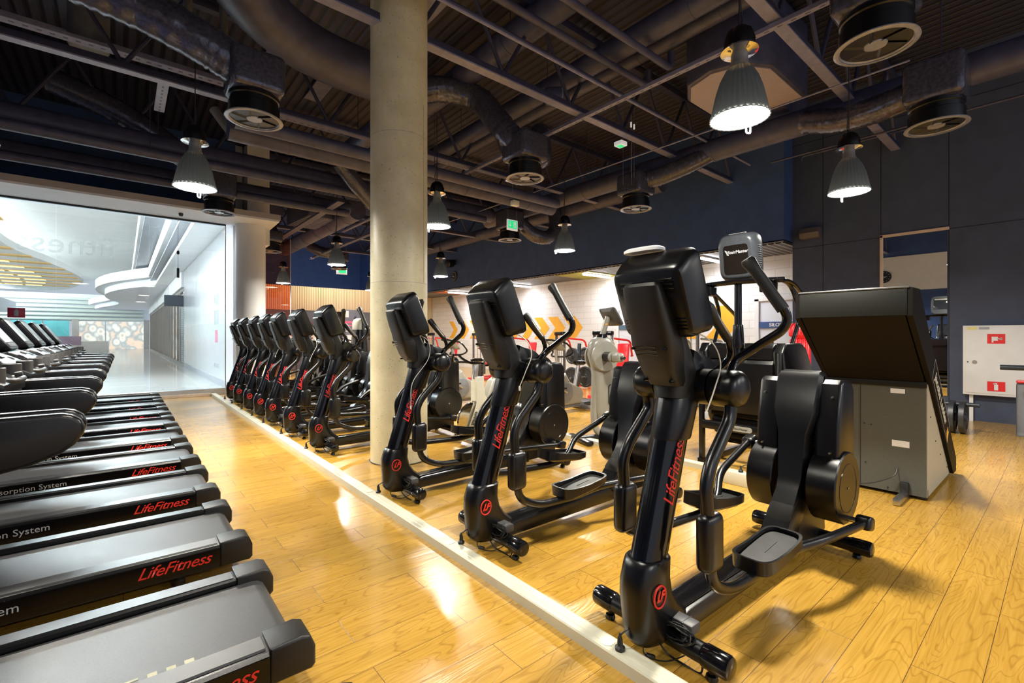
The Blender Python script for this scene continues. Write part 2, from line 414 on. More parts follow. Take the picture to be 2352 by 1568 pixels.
def make_elliptical():
    t = thing('elliptical_trainer', 'x', 'elliptical trainer', group='black elliptical trainers in a row along the cream floor raceway')
    B, G = M['black'], M['blackgloss']
    # mast: oval tube, leaning back
    R = .074
    MB().loft([ring(mast_axis(z), 0, z, .092, R, 28) for z in (.34, .5, .7, .88, .99)]).build('mast', G, t)
    MB().loft([ring(mast_axis(z) + .006, 0, z, rx, ry, 28) for z, rx, ry in ((.93, .098, .083), (.94, .102, .086), (1.05, .106, .089), (1.14, .112, .09), (1.2, .10, .08))]).build('mast_collar', B, t)
    MB().loft([ring(cx, 0, z, rx, ry, 32, 2.5) for z, cx, rx, ry in
               ((.055, .04, .17, .062), (.075, .03, .19, .078), (.11, .015, .20, .088), (.16, -.02, .17, .092), (.21, -.05, .14, .094), (.27, -.075, .122, .094), (.34, -.082, .112, .092), (.40, -.07, .104, .089), (.425, -.062, .10, .086), (.432, -.06, .093, .079))]).build('mast_shroud', B, t)
    # lettering wrapped round the mast, read upwards
    ax = Vector((.32, 0, 1)).normalized()
    me = text_mesh('LifeFitness', .078, (ax, Vector((-1, 0, .32))), (mast_axis(.79), -.2, .79), shear=.35, ext=.0, bold=.0006, space=.93)
    side = Vector((ax.z, 0, -ax.x))
    tb = bmesh.new(); tb.from_mesh(me); bmesh.ops.triangulate(tb, faces=tb.faces[:])
    for _ in range(3):
        lg = [e for e in tb.edges if e.calc_length() > .012]
        if lg: bmesh.ops.subdivide_edges(tb, edges=lg, cuts=1)
        bmesh.ops.triangulate(tb, faces=[f for f in tb.faces if len(f.verts) > 3])
    tb.to_mesh(me); tb.free()
    for v in me.vertices:
        rel = v.co - Vector((mast_axis(.79), 0, .79))
        v.co -= side * .026
        dx2 = max(-.085, min(.085, rel.dot(side) - .026))
        v.co.y = -R * math.sqrt(max(0, 1 - (dx2 / .092) ** 2)) - .0015
    o = link('lettering', me, M['red'], t, 0); o['label'] = 'red script lettering'
    bd = MB(); bd.tube([Vector((-.108 + .040 * math.cos(a), -.0955, .30 + .046 * math.sin(a))) for a in [2 * PI * k / 28 for k in range(29)]], .0042, 6)
    o = bd.build('badge', M['red'], t); o['label'] = 'round red badge'
    me = text_mesh('LF', .058, ((1, 0, 0), (0, 0, 1)), (-.108, -.0965, .30), shear=.4, bold=.002, space=.8)
    b2 = link('badge_letters', me, M['red'], o, 0); b2['label'] = 'red badge letters'
    # base beam
    MB().prism([(.05, .05), (.05, .125), (.16, .145), (1.3, .165), (1.42, .16), (1.42, .06), (.2, .05)], -.078, .078, 'Y', bev=.012).build('base_beam', B, t)
    MB().prism([(.14, .145), (.14, .155), (1.28, .175), (1.28, .16)], -.055, .055, 'Y', bev=.004).build('beam_cover', M['blackgloss'], t)
    for x, nm, hw, z in ((0, 'front_stabilizer', .335, .088), (1.72, 'rear_stabilizer', .345, .075)):
        s = MB().cyl((x, -hw, z), (x, hw, z), .042, 20).build(nm, B, t)
        for sy in (-1, 1):
            MB().cyl((x, sy * (hw - .11), z), (x, sy * (hw + .015), z), .048, 20, bev=.016).build('end_cap', G, s)
            MB().lathe([(.009, .06), (.012, .03), (.022, .022), (.026, .008), (.022, 0)], (x, sy * (hw - .07), 0), 16).build('levelling_foot', G, s)
    # hub
    MB().cyl((.25, -.135, 1.165), (.25, .135, 1.165), .077, 32).build('hub', B, t)
    for sy in (-1, 1):
        MB().cyl((.25, sy * .075, 1.165), (.25, sy * .135, 1.165), .083, 32).build('hub_collar', B, t)
        h = MB(); h.lathe([(.05, .14), (.081, .143), (.084, .15), (.084, .24), (.079, .260), (.062, .275), (.034, .283), (.002, .284)] if sy > 0 else
                          [(.002, -.284), (.034, -.283), (.062, -.275), (.079, -.260), (.084, -.24), (.084, -.15), (.081, -.143), (.05, -.14)], (.25, 0, 1.165), 28, 'Y')
        h.build('hub_cap', B, t)
    # neck, console and its spine
    MB().loft([ring(.15, 0, 1.12, .10, .082, 28, 2.4), ring(.155, 0, 1.2, .10, .085, 28, 2.6), ring(.14, 0, 1.28, .085, .082, 28, 2.8), ring(.105, 0, 1.36, .065, .08, 28, 3), ring(.05, 0, 1.5, .05, .075, 28, 3)]).build('neck', M['blacktex'], t)
    tilt = math.atan2(.124, .305)
    cm = Matrix.Rotation(-tilt, 3, 'Y')
    cm4 = cm.to_4x4()
    c0 = Vector((.03, 0, 1.583))
    b = MB()
    secs = [(-.080, .164, .146), (-.073, .176, .158), (-.05, .183, .170), (.0, .188, .184), (.055, .192, .196), (.07, .190, .194), (.078, .182, .186)]
    rings = []
    for dx, hy, hz in secs:
        rr = ring(0, 0, 0, hy, hz, 48, 9)
        rings.append([c0 + cm @ Vector((dx, p.x, p.y + (-.012 if dx < 0 else -.004))) for p in rr])
    b.loft(rings); con = b.build('console', B, t)
    # vents are slots of the console's back
    v = MB()
    for k in range(3):
        p = c0 + cm @ Vector((-.080, 0, .096 - k * .020)); v.box(p, (.012, .27, .008), .003, cm)
    for sy in (-1, 1):
        for k in range(4):
            p = c0 + cm @ Vector((-.082, sy * .132, -.085 - k * .016)); v.box(p, (.008, .05, .006), .002, cm)
    v.build('vent', G, con)
    sc = MB(); sc.box(c0 + cm @ Vector((.0785, 0, .01)), (.004, .31, .25), .0015, cm); s = sc.build('screen', M['screen'], con); s['label'] = 'dark glass screen'
    sh = MB()
    prof = [(1.175, .085, .085, .118), (1.2, .09, .095, .10), (1.24, .096, .11, .075), (1.3, .11, .115, .055), (1.36, .122, .113, .03), (1.42, .118, .105, .01), (1.5, .112, .085, -.03), (1.58, .106, .062, -.065), (1.615, .102, .05, -.078), (1.63, .09, .03, -.08)]
    rings = []
    for z, hy, dpt, cx in prof:
        rings.append([Vector((cx - .085 + .085 + q.x, q.y, z)) for q in ring(-.022, 0, 0, dpt * .55 + .006, hy * .90, 32, 4)])
    sh.loft(rings); sp = sh.build('console_spine', M['blacktex'], t)
    v = MB()
    for k in range(3):
        v.tube([Vector((-.078 + .008 * k - .004 * abs(q), q * .055, 1.355 - k * .017 - .004 * q * q)) for q in (-1, -.5, 0, .5, 1)], .003, 6)
    v.build('vent', G, sp)
    for sy in (-1, 1):
        for x, y, z in ((-.122, .078, 1.595), (-.066, .09, 1.345), (.005, .075, 1.20)): MB().cyl((x + .002, sy * (y - .008), z), (x + .03, sy * (y - .008), z), .0065, 10).build('spine_screw', G, sp)
    MB().prism([(.12, 1.10), (.20, 1.34), (.34, 1.30), (.42, 1.24), (.30, 1.12)], -.075, .075, 'Y', bev=.02).build('accessory_tray', B, t)
    # fixed inner handles with heart-rate strips, and moving arms
    for sy in (-1, 1):
        h = MB().tube(rnd([(.26, sy * .05, 1.2), (.33, sy * .13, 1.25), (.35, sy * .17, 1.31), (.31, sy * .172, 1.40)], .05), .0155, 12).build('fixed_handle', G, t)
        g = MB().tube([(.315, sy * .171, 1.385), (.25, sy * .155, 1.46), (.195, sy * .14, 1.535), (.185, sy * .137, 1.55)], [.021, .022, .026, .018], 16).build('handgrip', M['rubber'], h)
        MB().tube([(.30, sy * .188, 1.40), (.25, sy * .174, 1.462), (.205, sy * .161, 1.525)], .0055, 8).build('pulse_strip', M['steel'], h)
        ph = .0 if sy < 0 else -.015
        a = MB().tube(rnd([(.245, sy * .215, 1.225), (.31, sy * .20, 1.285), (.352, sy * .30, 1.365), (.372, sy * .385, 1.425), (.376, sy * .405, 1.48), (.35, sy * .388, 1.535)], .055), .0195, 16).build('moving_handle', G, t)
        MB().tube([(.358, sy * .392, 1.515), (.345, sy * .36, 1.57), (.327, sy * .29, 1.69), (.318, sy * .262, 1.735), (.312, sy * .256, 1.748)], [.026, .0255, .0245, .032, .025], 18).build('handgrip', M['rubber'], a)
        MB().tube([(.352, sy * .385, 1.53), (.328, sy * .345, 1.60), (.318, sy * .30, 1.67)], .008, 8, sq=1).build('pulse_strip', M['steel'], a)
    return t

def elliptical_rear(t, sy, low):
    """one side: swing arm, link cover, pedal bar, pedal, crank; low = this side's crank is down"""
    B, G = M['black'], M['blackgloss']
    y = sy * .225
    dx = 0 if low else .045
    arm = MB().tube(rnd([(.24, y, 1.12), (.225 + dx, y, 1.03), (.05 + dx, y * 1.02, .86), (.01 + dx, y * 1.04, .78), (.03 + dx, y * 1.04, .58)], .09), .031, 16, sq=.85).build('swing_arm', B, t)
    MB().box((.035 + dx, y * 1.05, .545), (.128, .078, .245), .034, None, 4).build('pivot_cover', B, arm)
    cz = .458 + (-.19 if low else .18)
    cxx = 1.6 + (.02 if low else .03)
    pz = .315 if low else .42
    px = .66 if low else .87
    bar = MB().tube(rnd([(.03 + dx, y * 1.05, .50), (.05 + dx, y * 1.05, .36 if low else .42), (.22 + dx, y, pz - .04), (px - .1, y * .95, pz - .062), (px + (.18 if low else .08), y, pz - .035), (px + (.42 if low else .26), sy * .31, (pz * .6 + cz * .4)), (cxx - .03, sy * .345, cz)], .10), .026, 14, sq=.9).build('pedal_arm', B, t)
    MB().box((cxx, sy * .345, cz), (.10, .085, .085), .022, (0, .3 if low else -.3, 0), 3).build('crank_joint', B, bar)
    MB().cyl((cxx, sy * .25, cz), (cxx, sy * .31, cz), .018, 14).build('crank_pin', M['steel'], bar)
    # pedal: a tray with a raised rim
    w, l = .100, .225
    out = ring(0, 0, 0, l, w, 36, 4.5); inn = ring(0, 0, 0, l - .014, w - .013, 36, 4.5)
    rot = Matrix.Rotation(-.12 if low else .10, 3, 'Y')
    c = Vector((px, sy * .20, pz))
    def L(r, dz, f=None):
        return [c + rot @ Vector((p.x, p.y, dz + (f(p) if f else 0))) for p in r]
    rim = lambda p: .03 * max(0, -p.x / l) ** 1.5 + .012
    pd = MB(); pd.loft([L([q * .82 for q in out], -.03), L(out, -.012), L(out, .018, rim), L(inn, .018, rim), L(inn, .004), L([q * .3 for q in inn], .004)])
    ped = pd.build('pedal', B, t)
    m = MB(); m.loft([L([q * .96 for q in inn], .0042), L([q * .95 for q in inn], .009), L([q * .2 for q in inn], .009)])
    m.box(c + rot @ Vector((.03, 0, .010)), (.14, .003, .003), 0, rot)
    o = m.build('foot_pad', M['pedal'], ped); o['label'] = 'worn grey rubber foot pad'
    # disc and side cover
    d = MB(); yy = [.10, .105, .255, .262, .262] if sy > 0 else [-.262, -.262, -.255, -.105, -.10]
    rr = [.215, .222, .222, .214, .12] if sy > 0 else [.12, .214, .222, .222, .215]
    d.lathe(list(zip(rr, yy)), (1.61, 0, .458), 48, 'Y'); dk = d.build('crank_disc', B, t)
    MB().tube([Vector((1.61 + .15 * math.cos(a), sy * .2625, .458 + .15 * math.sin(a))) for a in [2 * PI * k / 40 for k in range(41)]], .0015, 4).build('disc_groove', G, dk)
    MB().cyl((1.61, sy * .26, .458), (1.61, sy * .265, .458), .008, 10).build('disc_screw', M['steel'], dk)
    q = MB(); q.prism([(1.50, .52), (1.515, .85), (1.565, 1.10), (1.60, 1.125), (1.74, 1.115), (1.79, 1.06), (1.80, .55)], sy * .105, sy * .245, 'Y', bev=.022, seg=3)
    q.build('side_cover', B, t)
    s = MB()
    for z, x in ((1.02, 1.545), (.68, 1.505)):
        s.cyl((x - .02, sy * .20, z), (x + .03, sy * .20, z), .006, 8)
    s.build('cover_screw', M['steel'], t)

def elliptical_core(t):
    B = M['black']
    secs = [(1.15, .165, .088, .0), (1.38, .43, .072, 0), (1.42, .50, .078, 0), (1.45, .78, .092, 0), (1.475, .92, .130, 0), (1.55, 1.13, .138, 0), (1.58, 1.165, .134, 0), (1.64, 1.175, .125, 0)]
    b = MB(); rings = []
    for x, z, hw, _ in secs:
        d = .16 if z > .3 else .10
        n = Vector((.97, 0, -.2)) if z > .45 else Vector((.7, 0, -.6))
        n.normalize(); o = Vector((x, 0, z))
        if z > 1.16: n = Vector((.75, 0, -.65))
        pr = [(-hw * .86, 0), (hw * .86, 0), (hw, .03), (hw, d), (-hw, d), (-hw, .03)]
        rings.append([o + n * q + Vector((0, p, 0)) for p, q in pr])
    b.loft(rings); b.build('tower_cover', B, t, 28)
    MB().prism([(1.2, .07), (1.25, .30), (1.46, .48), (1.56, .98), (1.74, .98), (1.78, .50), (1.82, .09)], -.07, .07, 'Y', bev=.01).build('drive_housing', M['blacktex'], t)
    s = MB().prism([(0, 0), (.001, 0), (.001, .001)], 0, .001, 'Y'); s.bm.clear()
    for sy in (-1, 1):
        for k in range(9):
            s.box((1.60, sy * .10, .70 + k * .02), (.12, .06, .006), .001)
    s.build('vent_fin', M['blacktex'], t)

def elliptical_cords(t, plugx):
    A = MB().box((.02, -.10, .158), (.07, .17, .045), .008, (0, 0, .0)).build('power_adapter', M['adapter'], t)
    s = MB()
    for y in (-.05, -.14): s.box((.02, y, .155), (.078, .007, .052), .002)
    s.build('strap', M['cord'], A)
    c = MB()
    rs = random.Random(3)
    for k in range(4):
        a, r = rs.random() * 6, .028 + .006 * k
        c.tube([Vector((-.035 + .016 * math.sin(u * 2 + k), -.12 + (r * 1.9) * math.cos(u + a), .14 + r * .8 * math.sin(u + a))) for u in [2 * PI * q / 18 for q in range(19)]], .0035, 6)
    c.build('coiled_cord', M['cord'], t)
    p = MB()
    p.tube(crom([(plugx, .03, .085), (plugx - .005, .03, .115), (plugx + .05, 0, .15), (plugx + .13, -.03, .12), (plugx + .19, -.07, .02), (plugx + .2, -.15, .006), (.0, -.22, .006), (.02, -.2, .10)]), .0042, 6)
    cd = p.build('power_cord', M['cord'], t)
    MB().lathe([(.021, 0), (.022, .012), (.013, .02), (.011, .045), (.007, .055), (.005, .07)], (plugx, .03, .0565), 16).build('plug', M['cord'], cd)
    f = MB(); f.tube(crom([(-.12, -.02, .08), (-.13, -.03, .04), (-.10, -.05, .012), (-.05, -.1, .008), (.0, -.16, .05)]), .003, 6)
    cd = f.build('adapter_cord', M['cord'], t)
    MB().cyl((-.125, -.035, .03), (-.09, -.055, .016), .011, 10, bev=.003).build('ferrite_bead', M['cord'], cd)

def headphone_cord(t, pts, r=.003):
    p = MB(); p.tube(crom(pts), r, 6); c = p.build('connector_cord', M['whitecord'], t); c['label'] = 'cream connector cord'
    e = Vector(pts[-1]); MB().box(e - Vector((0, 0, .012)), (.01, .012, .03), .002).build('connector', M['white'], c)

def full_elliptical(lownear=True):
    t = make_elliptical()
    elliptical_core(t)
    elliptical_rear(t, -1, lownear); elliptical_rear(t, 1, not lownear)
    elliptical_cords(t, -.215)
    return t
# ---------------------------------------------------------------- treadmill (rear end at x = 0, runs to -x)
def make_treadmill():
    t = thing('treadmill', 'x', 'treadmill', group='black treadmills side by side along the aisle')
    b = MB()
    prof = [(-2.0, .12), (-2.0, .185), (-.10, .185), (-.075, .180), (-.052, .165), (-.04, .14), (-.045, .11), (-.07, .095)]
    b.prism(prof, -.265, .265, 'Y', bev=0); belt = b.build('belt', M['belt'], t, 50)
    MB().cyl((-.085, -.30, .138), (-.085, .30, .138), .036, 24).build('rear_roller', M['steel'], t)
    MB().box((-1.0, 0, .085), (1.9, .72, .05), .01).build('deck_frame', M['blacktex'], t)
    for sy in (-1, 1):
        def yy(a): return sy * a
        r = MB()
        sec = [(.275, .10), (.275, .205), (.285, .212), (.395, .205), (.408, .195), (.412, .10)]
        pts = [(yy(a), z) for a, z in sec]
        r.prism(pts, -2.05, -.165, 'X'); rail = r.build('side_rail', M['black'], t, 25)
        g = MB(); g.prism([(yy(.29), .207), (yy(.29), .2155), (yy(.375), .2125), (yy(.382), .2035)], -1.95, -.175, 'X')
        g.build('tread_strip', M['railtop'], rail, 25)
        s = MB(); s.prism([(yy(.409), .193), (yy(.4125), .193), (yy(.4135), .115), (yy(.409), .115)], -2.0, -.168, 'X'); s.build('side_trim', M['blackgloss'], rail, 25)
        c = MB(); c.prism([(-.165, .085), (-.165, .222), (-.05, .228), (-.018, .215), (0, .17), (0, .10), (-.015, .085)], yy(.262), yy(.418), 'Y', bev=.012, seg=3)
        c.build('end_cap', M['blacktex'], t)
        MB().lathe([(.03, 0), (.03, .05), (.02, .06), (.02, .09)], (-.35, yy(.33), 0), 14).build('foot', M['rubber'], t)
        if sy < 0:
            me = text_mesh('LifeFitness', .082, ((1, 0, 0), (0, .02, 1)), (-.375, -.4150, .152), shear=.45, ext=0, bold=.0005, space=.95)
            o = link('lettering', me, M['red'], t, 0); o['label'] = 'red script lettering'
            me = text_mesh('Shock Absorption System', .06, ((1, 0, 0), (0, .02, 1)), (-1.27, -.4150, .150), ext=0)
            o = link('system_lettering', me, M['greyprint'], t, 0); o['label'] = 'pale grey lettering'
        u = MB(); u.prism([(-2.0, .10), (-1.86, .55), (-1.74, 1.02), (-1.62, 1.02), (-1.72, .50), (-1.80, .10)], yy(.40), yy(.46), 'Y', bev=.015)
        u.build('upright', M['black'], t)
    h = MB(); h.prism([(-2.35, .06), (-2.33, .24), (-2.2, .34), (-2.05, .35), (-1.95, .24), (-1.95, .06)], -.38, .38, 'Y', bev=.03, seg=3, bev_long=False)
    h.build('motor_hood', M['black'], t)
    # console tilted towards the runner
    tl = math.atan2(.24, .36); cm = Matrix.Rotation(-tl, 3, 'Y'); c0 = Vector((-1.60, 0, 1.43))
    k = MB(); rings = []
    for dx, hy, hz in ((-.06, .24, .19), (-.05, .255, .205), (.0, .265, .215), (.03, .262, .213), (.036, .255, .207)):
        rings.append([c0 + cm @ Vector((dx, p.x, p.y)) for p in ring(0, 0, 0, hy, hz, 36, 9)])
    k.loft(rings); con = k.build('console', M['black'], t)
    MB().box(c0 + cm @ Vector((.037, 0, .02)), (.004, .43, .30), .001, cm).build('screen', mat_screen_lit, con)
    MB().box(c0 + cm @ Vector((.039, 0, -.165)), (.006, .40, .045), .003, cm).build('button_bar', M['adapter'], con)
    q = MB(); q.prism([(-1.72, 1.02), (-1.62, 1.17), (-1.46, 1.245), (-1.40, 1.225), (-1.16, 1.09), (-1.16, 1.02)], -.40, .40, 'Y', bev=.02)
    q.build('dashboard', M['black'], t)
    for sy in (-1, 1):
        MB().lathe([(.048, 1.0), (.05, 1.06), (.052, 1.195), (.046, 1.20), (.044, 1.04)], (-1.22, sy * .31, 0), 20).build('cup_holder', M['adapter'], t)
        MB().box((-1.36, sy * .31, 1.235), (.05, .10, .02), .006, (0, .5, 0)).build('heart_sensor', M['adapter'], t)
    f = MB(); f.tube(rnd([(-1.4, -.2, 1.10), (-1.14, -.2, 1.10), (-1.14, .2, 1.10), (-1.4, .2, 1.10)], .08), .018, 12); f.build('front_grip', M['rubber'], t)
    MB().cyl((-1.17, 0, 1.135), (-1.13, 0, 1.14), .016, 16, bev=.004).build('stop_button', M['adapter'], t)
    return t
def handrails(t, shift=(0, 0)):
    prof = [(-1.70, .92), (-1.72, 1.045), (-1.30, 1.058), (-.80, 1.062), (-.765, 1.054), (-.735, 1.03), (-.722, .995), (-.725, .965), (-.755, .92), (-.80, .885), (-.90, .845), (-1.05, .815), (-1.3, .80), (-1.6, .78)]
    for sy, sh in zip((-1, 1), shift):
        p = [(x + (sh if x > -1.5 else 0), z) for x, z in prof]
        MB().prism(p, sy * .475, sy * .535, 'Y', bev=.018, seg=4).build('handrail', M['black'], t)
mat_screen_lit = mat('pale_idle_screen', (.5, .55, .58), .15, noise=.1, nscale=3)

# ---------------------------------------------------------------- revolving stair machine (front at x = 0, user at +x)
def stair_machine():
    t = thing('stair_climber', 'tall grey and black revolving stair climber behind the nearest elliptical trainer', 'stair climber', (4.85, 2.2, 0))
    B, G = M['black'], M['blackgloss']
    for sy in (-1, 1):
        MB().box((.05, sy * .40, .62), (.07, .05, 1.24), .012).build('front_post', M['black'], t)
        MB().prism([(.0, .0), (.0, .07), (1.45, .07), (1.5, 0)], sy * .37, sy * .43, 'Y', bev=.01).build('floor_rail', B, t)
        MB().prism([(.10, .70), (.02, 1.24), (.10, 1.33), (.50, 1.33), (.62, 1.27), (1.30, .42), (1.30, .16), (1.0, .12), (.40, .30)], sy * .33, sy * .445, 'Y', bev=.03, seg=3).build('side_cover', B, t)
        MB().tube(rnd([(.30, sy * .40, 1.28), (.52, sy * .42, 1.62), (.30, sy * .40, 1.93), (-.02, sy * .40, 1.95)], .16, 7), .02, 12).build('handrail', G, t)
        MB().tube(rnd([(-.02, sy * .38, 1.95), (.25, sy * .43, 1.95), (1.0, sy * .43, 1.62), (1.30, sy * .42, .5)], .15, 7), .02, 12).build('rear_handrail', G, t)
        c = MB(); c.prism([(-.06, 1.83), (-.075, 1.93), (.08, 1.93), (.065, 1.83)], sy * .24, sy * .37, 'Y', bev=.02, seg=3); c.build('cup_holder', G, t)
    MB().tube([(.02, -.44, 1.945), (.0, -.2, 1.955), (0, 0, 1.96), (.0, .2, 1.955), (.02, .44, 1.945)], .028, 12, sq=1.5).build('crossbar', G, t)
    b = MB(); b.prism([(.07, .60), (.035, .80), (.03, 1.12), (.07, 1.17), (.45, 1.17), (.45, .50)], -.335, .335, 'Y', bev=.01); b.build('front_housing', B, t)
    MB().prism([(.05, 1.165), (.04, 1.28), (.10, 1.325), (.5, 1.325), (.5, 1.165)], -.335, .335, 'Y', bev=.02).build('top_housing', B, t)
    d = MB()
    for k in range(5):
        for j in range(5 - k // 2):
            d.box((.0285, .27 - k * .032 - (j % 2) * .016, 1.10 - k * .022 - j * .034), (.004, .014, .014), .001, (PI / 4, 0, 0))
    o = d.build('vent_pattern', G, t)
    for i in range(5):
        z = .55 - .09 * i
        MB().cyl((.16 + .045 * i * i * .5, -.33, z + .03), (.16 + .045 * i * i * .5, .33, z + .03), .042, 14).build('stair_tread', M['darkpanel'], t)
    cb = MB(); cb.box((.04, 0, .445), (.05, .78, .09), .01); cb = cb.build('cross_member', B, t)
    pl = MB(); pl.prism([(math.cos(a) * .028 + (.10 if math.cos(a) > 0 else -.10) - .02, .445 + math.sin(a) * .028) for a in [2 * PI * (k + .5) / 24 for k in range(24)]], .008, .014, 'X')
    o = pl.build('name_plate', M['silver'], cb, 0); o['label'] = 'silver oval name plate'
    text('name_lettering', 'StairMaster', .03, G, o, ((0, -1, 0), (0, 0, 1)), (.0065, -.035, .445), ext=.0004)
    MB().cyl((.03, 0, 1.18), (.03, 0, 1.95), .036, 20).build('console_mast', G, t)
    MB().lathe([(.055, 1.28), (.06, 1.30), (.05, 1.50), (.046, 1.52)], (.03, 0, 0), 20).build('mast_sleeve', G, t)
    tl = .14; cm = Matrix.Rotation(-tl, 3, 'Y'); c0 = Vector((.06, 0, 2.22))
    k = MB(); rings = []
    for dx, hy, hz in ((-.085, .15, .19), (-.08, .165, .205), (-.06, .185, .225), (-.02, .20, .24), (.05, .205, .245), (.08, .20, .24), (.09, .19, .23)):
        rings.append([c0 + cm @ Vector((dx, p.x, p.y)) for p in ring(0, 0, 0, hy, hz, 40, 5)])
    k.loft(rings); con = k.build('console', mat_console, t)
    pl = MB(); pl.loft([[c0 + cm @ Vector((dx, p.x, p.y - .02)) for p in ring(0, 0, 0, .125, .15, 32, 9)] for dx in (-.089, -.084)])
    o = pl.build('rear_panel', M['darkpanel'], con); o['label'] = 'dark rear panel with maker lettering'
    bs = ((0, -1, 0), cm @ Vector((0, 0, 1)))
    text('maker_lettering', 'StairMaster', .045, M['white'], o, bs, c0 + cm @ Vector((-.0905, -.025, .055)), ext=.0004, shear=.1)
    z = MB()
    for i in range(4): z.box(c0 + cm @ Vector((-.0905, .095 - .006 * i, .075 - .014 * i)), (.001, .022, .006), 0, cm @ Matrix.Rotation(.5, 3, 'X'))
    z.build('maker_mark', M['white'], o)
    v = MB()
    for i in range(14): v.box(c0 + cm @ Vector((-.03, .05 - i * .012 + .02, .243)), (.05, .005, .006), .001, cm)
    for i in range(13): v.box(c0 + cm @ Vector((0, -.204, .10 - i * .018)), (.06, .006, .006), .001, cm)
    v.build('vent_slot', M['grey'], con)
    MB().box(c0 + cm @ Vector((.092, 0, .03)), (.006, .30, .30), .002, cm).build('display', M['screen'], con)
    MB().box(c0 + cm @ Vector((.094, 0, .15)), (.006, .26, .035), .002, cm).build('display_strip', M['silver'], con)
    return t
mat_console = mat('blue_grey_console_plastic', (.045, .051, .060), .3, noise=.1, nscale=30, bump=.1, bscale=400)

# ---------------------------------------------------------------- inclined ladder climber
def ladder_machine():
    t = thing('ladder_climber', 'big dark ladder climbing machine with a grey metal base and overhanging slanted hood', 'climbing machine', (4.5, 1.14, 0))
    W = .36
    b = MB(); b.prism([(.72, .03), (.72, 1.0), (.78, 1.0), (2.0, .03)], -W, W, 'Y', bev=.004); base = b.build('base_cabinet', M['greysteel'], t, 20)
    for sy in (-1,):
        MB().prism([(.73, .03), (.73, .99), (.79, .99), (1.98, .03)], sy * W, sy * (W + .004), 'Y').build('side_sheet', M['tan'], t, 20)
    j = MB(); j.box((.718, .10, .5), (.004, .004, .92)); j.build('panel_joint', M['frame'], base)
    s = MB()
    for y, z in ((.02, .60), (.16, .61), (-.0 + .07, .605), (.06, .25), (-.1, .06)): s.cyl((.712, y, z), (.722, y, z), .006, 8)
    for x, z in ((.86, .70), (1.1, .46), (1.35, .30), (1.7, .12)): s.cyl((x, -W - .009, z), (x, -W, z), .006, 8)
    s.build('screw', M['frame'], base)
    for y, z, w in ((-.17, .92, .10), (-.19, .46, .12)):
        o = MB().box((.717, y, z), (.003, w, .055 if z < .6 else .04)).build('data_sticker', M['white'], base); o['label'] = 'small white sticker'
    h = MB(); h.prism([(0, 1.555), (0, 1.765), (.22, 1.765), (.95, 1.0), (.72, 1.0)], -W + .012, W - .012, 'Y', bev=.003); hood = h.build('hood', M['darkpanel'], t, 20)
    MB().box((-.003, 0, 1.66), (.008, 2 * W, .205), .002).build('hood_fascia', M['olivepanel'], hood)
    MB().box((.11, 0, 1.77), (.245, 2 * W + .02, .014), .004).build('hood_trim', M['steel'], hood)
    MB().box((.71, 0, .985), (.02, 2 * W + .01, .05), .002).build('hood_ledge', M['olivepanel'], hood)
    for sy in (-1, 1):
        p = MB(); p.prism([(-.003, 1.765), (.24, 1.768), (2.02, .17), (2.02, .03), (1.86, .03), (.76, .99), (-.003, 1.555)], sy * (W - .005), sy * (W + .035), 'Y', bev=.004)
        sp = p.build('ladder_side', M['darkpanel'], t, 20)
        if sy < 0:
            ax = Vector((1, 0, -.897)).normalized(); up = Vector((.897, 0, 1)).normalized()
            q = MB()
            c = Vector((1.17, -W - .0365, .80))
            for a, bb, w, hh in ((0, .10, .98, .004), (0, -.10, .98, .004), (.49, 0, .004, .2), (-.49, 0, .004, .2)):
                q.box(c + ax * a + up * bb, (w, .002, hh), 0, Matrix((ax, Vector((0, 1, 0)), up)).transposed())
            lf = q.build('label_border', M['greyprint'], sp); 
            text('name_lettering', 'Jacobs Ladder', .125, M['cream'], sp, (ax, up), c + ax * -.05, shear=.2, ext=.0006, bold=.003)
            f = MB(); f.prism([(.0, 0), (.03, .07), (.05, .02), (.09, .06), (.08, -.03), (.10, -.07), (.03, -.05)], 0, .001, 'Y')
            f.bm.transform(Matrix.Translation(c + ax * .40 - up * .03) @ Matrix((ax, Vector((0, 1, 0)), up)).transposed().to_4x4())
            f.build('flame_print', M['yellow'], sp)
    for k in range(9):
        u = k / 8
        MB().cyl((.33 + 1.55 * u, -W + .02, 1.72 - 1.42 * u), (.33 + 1.55 * u, W - .02, 1.72 - 1.42 * u), .022, 12).build('rung', M['beige'], t)
    MB().box((.60, -.22, .03), (.42, .05, .05), .004).build('support_foot', M['steel'], t)
    MB().box((.70, -.22, .085), (.05, .06, .10), .01).build('foot_bracket', M['cord'], t)
    MB().box((.76, -.34, .05), (.03, .05, .09), .006).build('foot_bracket', M['cord'], t)
    MB().tube(crom([(.712, -.17, .25), (.66, -.15, .18), (.64, .0, .09), (.66, .2, .03), (.69, .36, .01), (.68, .6, .008)]), .005, 6).build('power_cord', M['cord'], t)
    return t

